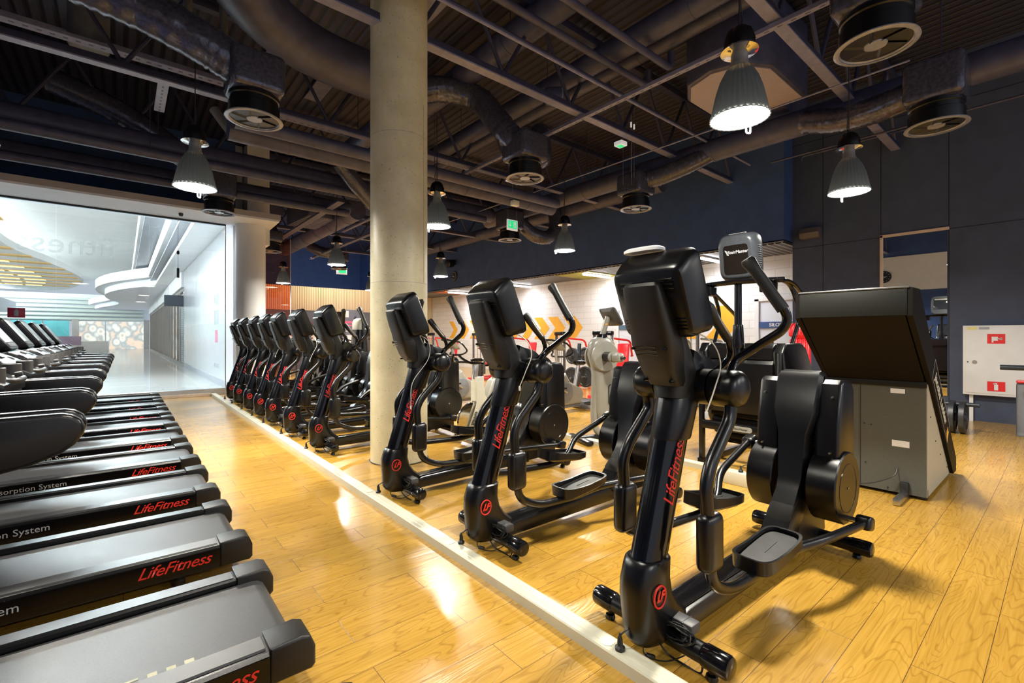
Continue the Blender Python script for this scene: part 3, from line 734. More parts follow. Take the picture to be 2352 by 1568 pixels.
# ---------------------------------------------------------------- cream indoor cycle
def indoor_cycle():
    t = thing('indoor_cycle', 'cream indoor cycle with SPINNER lettering and a chrome rimmed flywheel behind the column', 'exercise bike', (3.54, 5.05, 0))
    C, G = M['cream'], M['blackgloss']
    for sy in (-1, 1):
        MB().prism([(-.17, .05), (.02, .50), (.02, .80), (.14, .80), (.13, .48), (-.06, .05)], sy * .045, sy * .075, 'Y', bev=.008).build('fork_blade', C, t)
    MB().prism([(.01, .55), (.02, .86), (.15, .86), (.17, .62), (.48, .28), (.42, .20), (.12, .47)], -.05, .05, 'Y', bev=.012).build('main_frame', C, t)
    MB().prism([(.42, .16), (.40, .34), (.95, .16), (1.0, .06), (.9, .05)], -.045, .045, 'Y', bev=.012).build('rear_frame', C, t)
    MB().prism([(.55, .25), (.62, .72), (.70, .72), (.66, .22)], -.035, .035, 'Y', bev=.01).build('seat_tube', C, t)
    w = MB(); w.lathe([(.03, -.02), (.19, -.012), (.19, .012), (.03, .02)], (0, 0, .30), 36, 'Y'); fw = w.build('flywheel', M['iron'], t)
    MB().lathe([(.19, -.022), (.232, -.02), (.235, 0), (.232, .02), (.19, .022)], (0, 0, .30), 40, 'Y').build('flywheel_rim', M['chrome'], fw)
    MB().box((.05, -.0, .86 + .07), (.055, .04, .2), .005, (0, .12, 0)).build('handlebar_post', M['alu'], t)
    MB().lathe([(.018, 0), (.02, .02), (.006, .03)], (.17, 0, .84), 12).build('tension_knob', M['redpaint'], t)
    b = MB()
    for sy in (-1, 1):
        b.tube(rnd([(.05, 0, 1.04), (.02, sy * .18, 1.05), (-.18, sy * .20, 1.06), (-.24, sy * .10, 1.12), (-.26, sy * .06, 1.16)], .05), .015, 10)
    b.tube([(.02, -.2, 1.05), (.02, .2, 1.05)], .015, 10)
    b.build('handlebar', G, t)
    MB().tube([(.66, 0, .70), (.70, 0, .98)], .022, 12).build('seat_post', M['chrome'], t)
    s = MB(); s.loft([ring(.70, 0, z, rx, ry, 24) for z, rx, ry in ((.975, .10, .05), (.99, .13, .08), (1.02, .135, .085), (1.03, .11, .06))]); s.build('saddle', G, t)
    for x in (-.12, .80):
        MB().box((x, 0, .05), (.06, .48, .04), .01).build('floor_bar', M['alu'], t)
    for sy in (-1, 1):
        MB().tube([(.47, sy * .06, .28), (.47 + sy * .12, sy * .08, .20)], .012, 8).build('crank_arm', M['alu'], t)
        MB().box((.47 + sy * .12, sy * .13, .20), (.10, .09, .025), .008).build('pedal', G, t)
    ax = Vector((.31, 0, -.34)).normalized(); up = Vector((.34, 0, .31)).normalized()
    text('maker_lettering', 'SPINNER', .085, M['frame'], t, (ax, up), (.30, -.052, .50), sx=.75, bold=.002)
    text('side_lettering', 'SPINNER', .06, M['frame'], t, ((.2, 0, .48), (-.48, 0, .2)), (-.02, -.077, .33), sx=.8, bold=.002)
    return t

# ---------------------------------------------------------------- silver arm ergometer
def arm_ergometer():
    t = thing('arm_ergometer', 'silver arm ergometer with rounded body, black hub and tilted dark console', 'upper body trainer', (4.95, 4.05, 0), -.35)
    S, G = M['silver'], M['blackgloss']
    b = MB()
    rings = []
    for z, cx, rx, ry in ((.26, .05, .08, .04), (.30, .05, .13, .06), (.40, .05, .16, .075), (.80, .04, .17, .08), (1.0, .02, .17, .085), (1.15, .0, .20, .09), (1.30, 0, .19, .088), (1.36, 0, .14, .075), (1.385, 0, .09, .06)):
        rings.append(ring(cx, 0, z, rx, ry, 32, 3))
    b.loft(rings); b.build('body', S, t)
    MB().lathe([(.19, -.12), (.20, -.105), (.20, -.08), (.12, -.07), (.12, .07), (.20, .08), (.20, .105), (.19, .12)], (.0, 0, 1.13), 40, 'Y').build('crank_cover', S, t)
    for sy in (-1, 1):
        MB().cyl((0, sy * .10, 1.13), (0, sy * (.27 if sy < 0 else .17), 1.13), .066, 24).build('axle_housing', G, t)
        w0 = .27 if sy < 0 else .17
        c = MB(); c.cyl((0, sy * w0, 1.13), (0, sy * (w0 + .05), 1.13), .068, 24); c.box((0, sy * (w0 + .13), 1.13), (.11, .17, .12), .035, None, 3); c.build('crank_arm', S, t)
        MB().cyl((0, sy * (w0 + .20), 1.13), (0, sy * (w0 + .28), 1.13), .02, 14).build('grip', M['rubber'], t)
    MB().loft([ring(.0, 0, 1.36, .09, .07, 24), ring(.02, 0, 1.43, .06, .055, 24)]).build('neck_boot', G, t)
    MB().tube([(.01, 0, 1.40), (.10, 0, 1.66)], .038, 16).build('neck', M['silver'], t)
    cm = Matrix.Rotation(-.55, 3, 'Y'); c0 = Vector((.14, 0, 1.66)); k = MB(); rings = []
    for dx, hy, hz in ((-.03, .15, .10), (0, .20, .14), (.02, .20, .14)):
        rings.append([c0 + cm @ Vector((dx, p.x, p.y)) for p in ring(0, 0, 0, hy, hz, 32, 8)])
    k.loft(rings); con = k.build('console', M['adapter'], t)
    MB().box(c0 + cm @ Vector((.021, 0, 0)), (.003, .3, .2), 0, cm).build('display', M['screen'], con)
    o = MB().box((.055, -.037, 1.56), (.04, .004, .018), 0, (0, -.3, 0)).build('maker_badge', M['yellow'], t); o['label'] = 'small yellow badge'
    MB().tube(rnd([(-.10, 0, .95), (-.12, 0, .25), (-.05, 0, .08), (.25, 0, .05)], .12), .045, 14).build('front_leg', S, t)
    MB().box((.1, 0, .05), (.9, .10, .06), .02).build('base_beam', M['black'], t)
    for x in (-.32, .5): MB().box((x, 0, .035), (.10, .56, .06), .02).build('floor_bar', M['black'], t)
    p = MB(); p.tube([Vector((.10 + (.035 if abs(a) < 1.6 else .035) * math.cos(u), -.082, .62 + .10 * (1 if math.sin(u) > 0 else -1) + .035 * math.sin(u))) for a in (1,) for u in [2 * PI * k / 24 for k in range(25)]], .008, 6)
    p.build('maker_plate', M['frame'], t)
    # seat on its own beam
    MB().tube([(.62, 0, .06), (.66, 0, .50)], .04, 14).build('seat_post', M['grey'], t)
    s = MB(); s.box((.68, 0, .54), (.36, .38, .09), .03, None, 3); s.box((.90, 0, .80), (.09, .36, .44), .03, (0, .12, 0), 3); s.build('seat', G, t)
    return t

# ---------------------------------------------------------------- upright bike with loop handlebar
def upright_bike(label, loc, rz):
    t = thing('exercise_bike', label, 'exercise bike', loc, rz, 'silver and black exercise bikes in the second row')
    S, G = M['silver'], M['blackgloss']
    b = MB(); b.prism([(-.30, .12), (-.34, .35), (-.22, .62), (-.02, .72), (.10, .55), (.40, .42), (.48, .30), (.40, .12)], -.10, .10, 'Y', bev=.05, seg=4); b.build('body_shell', S, t)
    d = MB()
    for sy in (-1, 1): d.cyl((-.05, sy * .09, .36), (-.05, sy * .125, .36), .19, 32, bev=.012)
    d.build('crank_guard', M['grey'], t)
    MB().tube([(-.12, 0, .62), (-.20, 0, 1.16)], .036, 16).build('front_post', M['alu'], t)
    h = MB()
    for sy in (-1, 1):
        h.tube(rnd([(-.19, 0, 1.02), (-.12, sy * .22, 1.03), (.0, sy * .26, 1.10), (-.16, sy * .24, 1.28), (-.40, sy * .10, 1.33), (-.42, 0, 1.33)], .08), .017, 10)
    h.build('handlebar', G, t)
    cm = Matrix.Rotation(-.75, 3, 'Y'); c0 = Vector((-.20, 0, 1.22)); k = MB(); rings = []
    for dx, hy, hz in ((-.04, .12, .08), (0, .17, .12), (.025, .165, .115)):
        rings.append([c0 + cm @ Vector((dx, p.x, p.y)) for p in ring(0, 0, 0, hy, hz, 28, 6)])
    k.loft(rings); con = k.build('console', S, t)
    MB().box(c0 + cm @ Vector((.027, 0, 0)), (.003, .26, .17), 0, cm).build('display', M['screen'], con)
    MB().tube([(.30, 0, .42), (.40, 0, .86)], .035, 14).build('seat_post', M['alu'], t)
    s = MB(); s.loft([ring(.44, 0, z, rx, ry, 24) for z, rx, ry in ((.85, .10, .07), (.88, .15, .12), (.92, .155, .125), (.935, .12, .09))]); s.build('saddle', G, t)
    for x in (-.36, .52): MB().box((x, 0, .05), (.10, .5, .07), .025, None, 3).build('floor_bar', M['grey'], t)
    MB().box((.08, 0, .10), (.9, .09, .07), .015).build('base_beam', M['grey'], t)
    for sy in (-1, 1):
        MB().box((-.05 + sy * .08, sy * .14, .36 - sy * .05), (.2, .02, .035), .006, (0, .5, 0)).build('crank_arm', M['alu'], t)
        MB().box((-.05 + sy * .16, sy * .19, .36 - sy * .10), (.12, .10, .03), .01).build('pedal', G, t)
    return t

# ---------------------------------------------------------------- selectorised strength machine
def strength_machine(label, loc, rz, red=True, kind=1):
    t = thing('strength_machine', label, 'strength machine', loc, rz, 'red and black strength machines towards the white block wall')
    F = M['redpaint'] if red else M['silver']; K = M['blackgloss']; V = M['redvinyl'] if red else M['rubber']
    for sy in (-1, 1):
        MB().box((-.45, sy * .22, .85), (.06, .05, 1.62 if kind != 1 else 1.3), .012).build('stack_post', M['adapter'], t)
    MB().box((-.45, 0, 1.62 if kind != 1 else 1.47), (.12, .50, .10), .025).build('top_cover', K, t)
    MB().box((-.45, 0, .05), (.5, .52, .07), .015).build('stack_base', F, t)
    w = MB()
    for k in range(10): w.box((-.45, 0, .14 + k * .045), (.11, .30, .04), .004)
    w.build('weight_stack', M['iron'], t)
    MB().cyl((-.45, -.06, .5), (-.45, -.06, 1.58 if kind != 1 else 1.44), .009, 8).build('guide_rod', M['chrome'], t)
    MB().cyl((-.45, .06, .5), (-.45, .06, 1.58 if kind != 1 else 1.44), .009, 8).build('guide_rod', M['chrome'], t)
    MB().box((.15, 0, .07), (1.0, .07, .08), .012).build('floor_beam', F, t)
    MB().box((.62, 0, .05), (.08, .60, .07), .012).build('rear_foot', F, t)
    MB().box((.30, 0, .27), (.08, .07, .4), .012).build('seat_post', F, t)
    MB().box((.30, 0, .50), (.40, .34, .09), .035, None, 3).build('seat', V, t)
    MB().box((.56, 0, .90), (.09, .30, .66), .035, (0, .16, 0), 3).build('back_pad', V, t)
    MB().tube([(.45, 0, .10), (.66, 0, 1.1)], .03, 10).build('back_post', F, t)
    for sy in (-1, 1):
        MB().tube(rnd([(-.40, sy * .26, 1.35), (.05, sy * .42, 1.30), (.15, sy * .42, .95), (.28, sy * .36, .95)], .10), .024, 10).build('press_arm', F if kind else K, t)
        MB().cyl((.22, sy * .37, .95), (.36, sy * .34, .95), .021, 12).build('handle', M['rubber'], t)
    return t

def ribbed_seat_machine():
    t = thing('strength_machine', 'red strength machine with a ribbed vinyl backrest and round headrest beside the navy wall', 'strength machine', (9.25, 3.10, 0), 0); t.scale = (1, 1, 1.07)
    R, F = M['redvinyl'], M['redpaint']
    b = MB()
    for k in range(5):
        y = -.15 + k * .075; r = .05 - .004 * abs(k - 2)
        b.tube([(.02, y, .62), (.0, y, .70), (.02, y * .96, 1.0), (.06, y * .85, 1.24), (.08, y * .7, 1.30)], [r * .6, r, r * 1.05, r * .95, r * .4], 12)
    b.build('backrest', R, t)
    h = MB()
    for k in range(5):
        a = -.12 + k * .06
        h.tube([(.05, a * .6, 1.28), (.02, a, 1.34), (.03, a * 1.05, 1.42), (.05, a * .8, 1.49), (.07, a * .3, 1.52)], [.03, .055, .06, .05, .02], 12)
    h.build('headrest', R, t)
    MB().box((-.10, 0, .52), (.42, .36, .10), .04, None, 3).build('seat', R, t)
    MB().tube([(.10, 0, .06), (.14, 0, 1.4)], .04, 12).build('back_post', F, t)
    MB().box((.0, 0, .05), (.9, .5, .07), .012).build('base', F, t)
    for sy in (-1, 1):
        MB().tube(rnd([(.10, sy * .24, .62), (-.05, sy * .38, .66), (-.12, sy * .40, .82), (-.12, sy * .40, 1.0)], .06), .022, 10).build('side_lever', F, t)
        MB().tube([(-.12, sy * .40, .98), (-.12, sy * .40, 1.22)], [.026, .026], 12).build('handle', M['rubber'], t)
        MB().cyl((-.12, sy * .40, 1.22), (-.12, sy * .40, 1.245), .027, 12).build('handle_cap', M['white'], t)
    return t

def plate(name, label, cat, c, axis, r=.22, w=.045, group=None):
    m = MB(); y = w / 2
    m.lathe([(.028, -y), (.06, -y), (.065, -y * .6), (r - .04, -y * .6), (r - .03, -y), (r, -y * .8), (r, y * .8), (r - .03, y), (r - .04, y * .6), (.065, y * .6), (.06, y), (.028, y)], (0, 0, 0), 36, axis)
    o = m.build(name, M['iron'], None, 30, c)
    return tag(o, label, cat, group)
# ---------------------------------------------------------------- the setting
def S(name, m, mb, smooth=0):
    return struct(mb.build(name, m, None, smooth))
XB, XW, XR, ZB = 10.39, 10.86, 11.92, 3.35
YF = 20.5
S('floor', M['floor'], MB().box((4.6, 8.1, -.05), (14.9, 25.6, .1)))
S('ceiling', M['ceil'], MB().box((4.6, 4.4, 6.25), (14.9, 18.2, .1)).box((7.2, 19.7, 6.25), (9.9, 12.8, .1)))
w = MB(); w.box((XW + .6, -.45, 3.1), (1.2, 8.42, 6.2)); S('wall_right', M['navyp'], w)
j = MB()
for y in (-.5, .40, 1.33, 2.265, 3.2): j.box((XW - .001, y, 3.1), (.004, .012, 6.2))
j.box((XW - .001, 1.18, 3.24), (.004, 5.16, .012)); j.box((XW - .001, 1.18, 5.4), (.004, 5.16, .012))
S('trim_1', M['joint'], j)
w = MB(); w.box(((XB + 12.05) / 2, (3.76 + 26) / 2, (ZB + 6.2) / 2 + .02), (12.05 - XB, 26 - 3.76, 6.2 - ZB - .04)); S('wall_bulkhead', M['navy'], w)
M['grille'] = stripe_mat('recess_ceiling_slats', (.035, .033, .036), (.55, .54, .5), .14, 'Y', .30, .5)
M['yellowslat'] = stripe_mat('yellow_slats', (.62, .58, .05), (.12, .11, .02), .06, 'Y', .4, .5)
M['orangeslat'] = stripe_mat('orange_slats', (.8, .2, .04), (.3, .06, .02), .06, 'Y', .3, .5)
S('ceiling_recess', M['grille'], MB().box(((XB + 12.0) / 2, (3.76 + 20.5) / 2, ZB - .01), (12.0 - XB, 20.5 - 3.76, .05)))
yp = tag(MB().box(((XB + 12.0) / 2, 9.7, ZB - .045), (12.0 - XB - .1, 1.3, .02)).build('ceiling_panel', M['yellowslat'], None, 0), 'yellow slatted panel in the recess ceiling above the first chevrons', 'ceiling panel')
op = tag(MB().box(((XB + 12.0) / 2, 17.4, ZB - .045), (12.0 - XB - .1, .9, .02)).build('ceiling_panel', M['orangeslat'], None, 0), 'orange slatted panel in the far part of the recess ceiling', 'ceiling panel')
S('trim_2', M['alu'], MB().box((XB + .0, (3.76 + 20.5) / 2, ZB + .0), (.03, 20.5 - 3.76, .02)))
S('wall_block', M['block'], MB().box((XR + .1, (3.76 + 20.5) / 2, ZB / 2), (.2, 20.5 - 3.76, ZB)))
# far end: oak slats with openings, dark void above
w = MB(); w.box((7.3, YF + .1, 2.98), (10.4, .2, 1.0)); w.box((8.05, YF + .1, 1.24), (.5, .2, 2.48)); w.box((10.9, YF + .1, 1.24), (2.4, .2, 2.48))
S('wall_far', M['wood'], w)
S('wall_recess', M['darkgrey'], MB().box((5.0, YF + .35, 1.25), (5.8, .2, 2.5)))
S('wall_end', M['navy'], MB().box((7.2, 26.1, 3.1), (9.8, .2, 6.2)))
S('wall_left', M['navy'], MB().box((-2.75, 5.6, 3.1), (.3, 15.4, 6.2)))
wp = MB()
for k in range(5): wp.box((-2.58, .3 + 2.62 * k + 1.3, 3.95), (.04, 2.6, 1.4), .004)
S('wall_left_upper_panels', M['white'], wp)
# side wall between gym and mall (its mall face is the hoarding)
S('wall_mall_side', M['plaster'], MB().box((2.22, 19.8, 3.1), (.2, 12.7, 6.2)))
# glazing to the mall
GY = 13.2
for k, (a, b_) in enumerate(((-2.6, -1.05), (-1.04, .44), (.45, 1.90))):
    S('window_%d' % (k + 1), M['glass'], MB().box(((a + b_) / 2, GY, 2.12), (b_ - a, .012, 3.94)))
S('trim_3', M['frame'], MB().box((-.33, GY, 4.11), (4.5, .06, .05)))
S('trim_4', M['alu'], MB().box((1.915, GY, 2.12), (.02, .03, 3.95)))
s = MB(); s.box((-.3, GY + .02, .075), (4.46, .22, .15), .006); S('trim_5', M['alu'], s)
s = MB(); s.box((-.35, GY - .16, .03), (3.9, .14, .06), .004); S('trim_6', M['beige'], s)
# white soffit over the glazing, with a taupe edge
S('ceiling_soffit', M['soffit'], MB().prism([(-2.6, 12.07), (2.86, 12.07), (2.92, 14.14), (2.10, 14.14), (2.10, 13.5), (-2.6, 13.5)], 4.12, 4.16, 'Z'))
S('wall_soffit', M['soffitb'], MB().prism([(-2.6, 12.05), (2.88, 12.05), (2.94, 14.16), (2.10, 14.16), (2.10, 13.5), (-2.6, 13.5)], 4.16, 4.28, 'Z'))
S('wall_above_soffit', M['navy'], MB().box((-.3, 13.42, 5.2), (4.9, .16, 2.0)))

# ---------------------------------------------------------------- mall beyond the glass
S('floor_mall', M['mallfloor'], MB().box((-6.0, 41.2, -.03), (16.4, 55.9, .12)))
h = MB(); h.box((2.10, 19.2, 2.16), (.04, 12.0, 4.3)); S('wall_hoarding', M['hoard'], h)
S('trim_7', M['greyprint'], MB().box((2.07, 19.2, .12), (.02, 12.0, .2)))
# shopfronts on the right side of the mall walk
def shopfront(i, y0, y1, m, sh):
    t = thing('shopfront', ['glass shopfront with a roller shutter next to the white hoarding', 'glass shopfront with tall grey mullions in the middle of the mall walk', 'far glass shopfront at the end of the mall walk'][i], 'shopfront', (2.1, (y0 + y1) / 2, 0))
    L = (y1 - y0) / 2
    MB().box((.12, 0, 1.75), (.04, 2 * L, 3.4)).build('shop_window', m, t, 0)
    f = MB()
    n = int(2 * L / 1.6)
    for k in range(n + 1): f.box((.05, -L + 2 * L * k / n, 1.75), (.12, .10, 3.5))
    f.box((.05, 0, 3.52), (.14, 2 * L, .14)); f.box((.05, 0, .08), (.14, 2 * L, .16)); f.build('mullion_frame', M['mull'], t, 0)
    MB().box((.0, 0, 3.95), (.24, 2 * L, .72)).build('fascia', M['white'], t, 0)
    if sh:
        MB().box((.03, -L + 1.4, 1.7), (.05, 2.4, 3.3)).build('roller_shutter', M['shutter'], t, 0)
        MB().box((-.35, -L + .6, 3.0), (.7, .06, .5)).build('blade_sign', M['frame'], t, 0)
    return t
M['mull'] = mat('grey_brown_mullion', (.20, .18, .16), .35, noise=.1)
M['shutter'] = stripe_mat('roller_shutter', (.36, .38, .40), (.12, .13, .15), .09, 'Z', .3, .4)
shopfront(0, 25.3, 33, M['shopglass'], True); shopfront(1, 33.2, 44, M['shopglass'], False); shopfront(2, 44.2, 60, M['shopglass'], False)
S('wall_mall_right', M['plaster'], MB().box((2.6, 36.5, 5.4), (.5, 47, 3.4)))
b = MB()
b.box((1.75, 36.5, 4.38), (.7, 46, .14)); b.box((1.2, 36.8, 5.0), (.25, 46, .5)); b.box((.55, 37.5, 5.75), (.2, 46, .55))
S('ceiling_mall_bands', M['white'], b)
S('ceiling_mall_band_grey', M['greyprint'], MB().box((1.45, 36.5, 4.62), (.5, 46, .06)).box((.85, 37, 5.4), (.6, 46, .05)))
S('ceiling_mall_upper', M['plaster'], MB().box((-6.0, 41.2, 7.6), (16.4, 55.9, .2)))
# wavy lower ceiling with amber slots
pts = [(-12.5, 19), (-3.4, 19), (-3.2, 22), (-3.45, 25), (-4.1, 29), (-4.0, 33), (-3.3, 37), (-2.6, 42), (-2.3, 47), (-2.7, 52), (-3.8, 57), (-5, 60), (-12.5, 60)]
S('ceiling_mall_wave', M['white'], MB().prism([(p.x, p.y) for p in crom([Vector((x, y, 0)) for x, y in pts[1:-1]], 4)] + [(-12.5, 60), (-12.5, 19)], 5.6, 5.95, 'Z'))
for k in range(13):
    y = 21.5 + 2.7 * k
    xe = [-3.3, -3.3, -3.9, -4.2, -4.1, -3.7, -3.2, -2.8, -2.6, -2.5, -2.5, -2.9, -3.5][k]
    t = thing('ceiling_light', 'x', 'ceiling light', ((xe - 6.5) / 2 - 1.2, y, 5.58), 0, 'amber slot lights across the mall ceiling')
    t['label'] = 'long amber slot light with lit panels across the white mall ceiling'
    L = -(-6.5 - xe) + 2.4
    MB().box((0, 0, 0), (L, .75, .05)).build('amber_slat', M['warmpanel'], t, 0)
    for q in range(3):
        MB().box((L * (-.30 + .21 * q) , 0, -.03), (L * .17, .5, .02)).build('lit_panel', M['warm'], t, 0)
# curved gallery
g = MB(); R = [(-1.2, 0)]
arc = [(1.1, 33), (.3, 35), (-.7, 38), (-1.4, 42), (-1.5, 46), (-1.2, 50), (-.8, 53), (-1.1, 57), (-2.2, 62), (-2.8, 66)]
ap = [(p.x, p.y) for p in crom([Vector((x, y, 0)) for x, y in arc], 5)]
S('wall_mall_gallery', M['plaster'], MB().prism(ap + [(2.4, 66), (2.4, 33)], 4.7, 5.25, 'Z'))
S('wall_mall_gallery_lower', M['soffit'], MB().prism([(x + .5, y) for x, y in ap] + [(2.4, 66), (2.4, 33)], 4.3, 4.7, 'Z'))
S('wall_mall_left', M['plaster'], MB().box((-13.9, 41, 4.0), (.3, 55, 8)))
S('wall_mall_left_band', M['soffit'], MB().box((-9.5, 39, 4.15), (3.4, 50, 1.0)))
# end facade
e = thing('louvred_facade', 'pale green louvred facade closing the far end of the mall', 'facade', (-5.2, 68.3, 0))
MB().box((0, .3, 4.5), (16, .3, 2.9)).build('facade_wall', M['soffit'], e, 0)
l = MB()
for k in range(6): l.box((0, 0, 3.3 + .42 * k), (14, .5, .26), .05)
l.build('louvre', mat('pale_green_louvre', (.55, .62, .56), .4, noise=.05), e)
sh = thing('shop', 'teal shopfront with bright interior at the far end of the mall', 'shop', (-4, 66.5, 0))
MB().box((-2.6, 0, 1.5), (4.6, .2, 3.0)).build('teal_wall', M['teal'], sh, 0)
MB().box((3.2, .2, 1.5), (5.6, .2, 3.0)).build('display_window', M['shopglass'], sh, 0)
c = MB()
for x in (-6, -5, .2, 6): c.box((x, -.4, 1.6), (.5, .5, 3.2))
c.build('pier', M['soffitb'], sh, 0)
pl = thing('planter', 'pale planter with a leafy bush in the mall', 'planter', (-4.6, 46, 0))
MB().box((0, 0, .4), (2.0, .9, .8), .05).build('tub', M['white'], pl)
lf = MB(); rs = random.Random(5)
for k in range(90):
    a, b2, r = rs.random() * 6.28, rs.random() * 3.1, .55 + .3 * rs.random()
    lf.box((r * math.cos(a) * math.sin(b2) * 1.3, r * math.sin(a) * math.sin(b2) * .6, 1.2 + r * math.cos(b2) * .8), (.2, .14, .03), 0, (rs.random() * 3, rs.random() * 3, 0))
lf.build('foliage', M['leaf'], pl, 0)
k = thing('sales_kiosk', 'low pale kiosk with a mauve panel in the middle of the mall', 'kiosk', (-2.9, 50, 0))
MB().box((0, 0, .5), (4.0, 1.6, 1.0), .04).build('counter', M['white'], k); MB().box((-.4, -.82, 1.05), (1.6, .05, .7)).build('mauve_panel', mat('mauve_panel', (.42, .3, .42), .4, noise=.05), k)
for q in (-1.8, 1.8): MB().box((q, 0, 1.4), (.08, .08, 2.4)).build('kiosk_post', M['alu'], k)
# prints on the hoarding and on the glass
for y, z, hh, ww, mm, lb in ((15.9, 2.45, .32, .9, 'greyprint', 'upper pale grey block of print on the white hoarding'), (15.9, 1.95, .42, .9, 'greyprint', 'middle grey block of print on the white hoarding'), (15.9, 1.40, .36, .55, 'pink', 'pink block of print on the white hoarding'), (15.9, .55, .12, 1.0, 'greyprint', 'lowest thin line of print on the white hoarding')):
    m = MB()
    n = 6
    for i in range(n):
        m.box((2.078, y - ww / 2 + ww * (i + .5) / n, z), (.003, ww / n * .28, hh), 0)
    tag(m.build('hoarding_print', M[mm], None, 0), lb, 'print')
M['glassletter'] = mat('pale_glass_film', (.62, .64, .64), .5, noise=.03); 
tx = text_mesh('fitness', .60, ((-1, 0, 0), (0, 0, 1)), (-.12, GY + .014, 3.28), ext=.001, align='LEFT')
M['glassletter'].node_tree.nodes['Principled BSDF'].inputs['Alpha'].default_value = .22
tag(link('window_lettering', tx, M['glassletter'], None, 0), 'faint reversed lettering stuck high on the outer face of the glass', 'lettering')
sg = thing('fire_sign', 'small dark red fire extinguisher sign on the glass above the treadmills', 'sign', (-1.60, GY - .03, 1.86))
MB().box((0, 0, 0), (.24, .012, .19), .003).build('sign_plate', mat('crimson_sign', (.42, .02, .06), .4, noise=.05), sg)
MB().box((0, -.008, -.01), (.06, .004, .11), .002).box((.0, -.008, .055), (.03, .004, .03)).build('pictogram', M['greyprint'], sg)

# ---------------------------------------------------------------- columns
cc = thing('concrete_column', 'raw concrete round column standing between the elliptical trainers', 'column', (2.43, 4.93, 0))
pr = [(.318, 0), (.318, 6.2)]
for zz in (1.99, 3.625): MB().cyl((0, 0, zz), (0, 0, zz + .005), .3186, 64).build('formwork_joint', M['soffitb'], cc, 60)
MB().lathe(pr, (0, 0, 0), 64).build('shaft', M['concrete'], cc, 60)
MB().box((.163, -.2745, 3.0), (.004, .004, 2.0), 0, (0, 0, .53)).build('formwork_seam', M['soffitb'], cc, 0)
MB().lathe([(.325, 0), (.33, .004), (.322, .008)], (0, 0, 0), 64).build('floor_joint', M['frame'], cc)
wc = MB(); wc.cyl((2.42, 13.02, 0), (2.42, 13.02, 4.13), .335, 48)
tag(wc.build('white_column', M['plaster'], None, 40), 'smooth white round column at the end of the glazing under the soffit', 'column')

# ---------------------------------------------------------------- floor raceways
def raceway(label, x, y0, y1):
    t = thing('cable_raceway', label, 'raceway', (x, 0, 0))
    MB().prism([(0, 0), (0, .050), (.006, .056), (.030, .056), (.032, .0545), (.036, .0545), (.038, .056), (.088, .056), (.104, .048), (.104, 0)], y0, y1, 'Y').build('raceway_body', M['raceway'], t, 25)
    return t
rw = raceway('long cream floor raceway along the aisle with plugs on top', 1.59, -.6, 13.0)
for k, y in enumerate((1.31, 2.6, 3.9, 5.9, 7.0)):
    MB().lathe([(.034, .056), (.034, .0575), (.02, .0577)], (.05, y, 0), 20).build('floor_socket', M['cream'], rw)
rw2 = raceway('second cream floor raceway behind the row of elliptical trainers', 4.66, 2.3, 12.6)
sb = thing('socket_box', 'small cream socket box with black plugs on the floor behind the nearest trainer', 'socket box', (4.42, 2.02, 0))
MB().box((.05, 0, .06), (.12, .22, .12), .006).build('box_body', M['raceway'], sb)
MB().lathe([(.022, .12), (.022, .135), (.01, .15), (.006, .18)], (.05, -.03, 0), 12).build('plug', M['cord'], sb)
MB().tube(crom([(.05, -.03, .17), (.06, -.10, .19), (.12, -.25, .06), (.22, -.36, .006), (.4, -.42, .006)]), .005, 6).build('power_cord', M['cord'], sb)

# ---------------------------------------------------------------- murals, door, clock, cabinet ... on the right side
XM = XR - .003
def chevron(label, ytip, z0, z1, wd, stem):
    zc = (z0 + z1) / 2; hh = (z1 - z0) / 2
    p = [(ytip + hh * .95, z1), (ytip + hh * .95 + wd, z1), (ytip + wd, zc), (ytip + hh * .95 + wd, z0), (ytip + hh * .95, z0), (ytip, zc)]
    m = MB().prism(p, XM - .004, XM, 'X'); tag(m.build('wall_arrow', M['yellow'], None, 0), label, 'painted arrow', 'yellow chevron arrows painted on the white block wall')
for i, (yt, wd) in enumerate(((10.54, .55), (11.35, .50), (12.15, .44), (12.95, .40), (13.7, .36), (14.6, .3), (15.5, .5), (16.4, .45), (17.3, .4), (18.2, .35))):
    chevron(['first', 'second', 'third', 'fourth', 'fifth', 'sixth', 'seventh', 'eighth', 'ninth', 'last'][i] + ' yellow chevron from the front of the long chevron band on the block wall', yt, 1.30, 2.10, wd, 0)
for i, (yt, wd) in enumerate(((5.30, .55), (6.1, .5), (6.9, .42))):
    chevron(['first', 'second', 'third'][i] + ' yellow chevron from the locker room door on the block wall', yt, 1.33, 2.19, wd, 0)
dr = thing('door', 'pale locker room door with a dark lettered band in the white block wall', 'door', (XM, 4.28, 0)); dr.name = 'door_1'
MB().box((0, 0, 1.13), (.05, 1.15, 2.26)).build('door_leaf', M['soffit'], dr, 0)
MB().box((-.03, -.62, 1.15), (.08, .10, 2.3)).box((-.03, .62, 1.15), (.08, .10, 2.3)).box((-.03, 0, 2.3), (.08, 1.34, .10)).build('door_frame', M['white'], dr, 0)
bd = MB().box((-.045, 0, 1.67), (.03, 1.12, .15)).build('door_band', M['navy'], dr, 0)
text('door_lettering', 'SIŁOWNIA D', .115, M['white'], bd, ((0, -1, 0), (0, 0, 1)), (-.062, -.0, 1.67), ext=.001, bold=.002)
dr2 = thing('door_2', 'pale door with a blue lettered band behind the silver ergometer', 'door', (XM, 8.55, 0))
MB().box((0, 0, 1.1), (.04, .95, 2.2)).build('door_leaf', M['soffit'], dr2, 0)
MB().box((-.02, -.52, 1.1), (.07, .08, 2.25)).box((-.02, .52, 1.1), (.07, .08, 2.25)).build('door_frame', M['white'], dr2, 0)
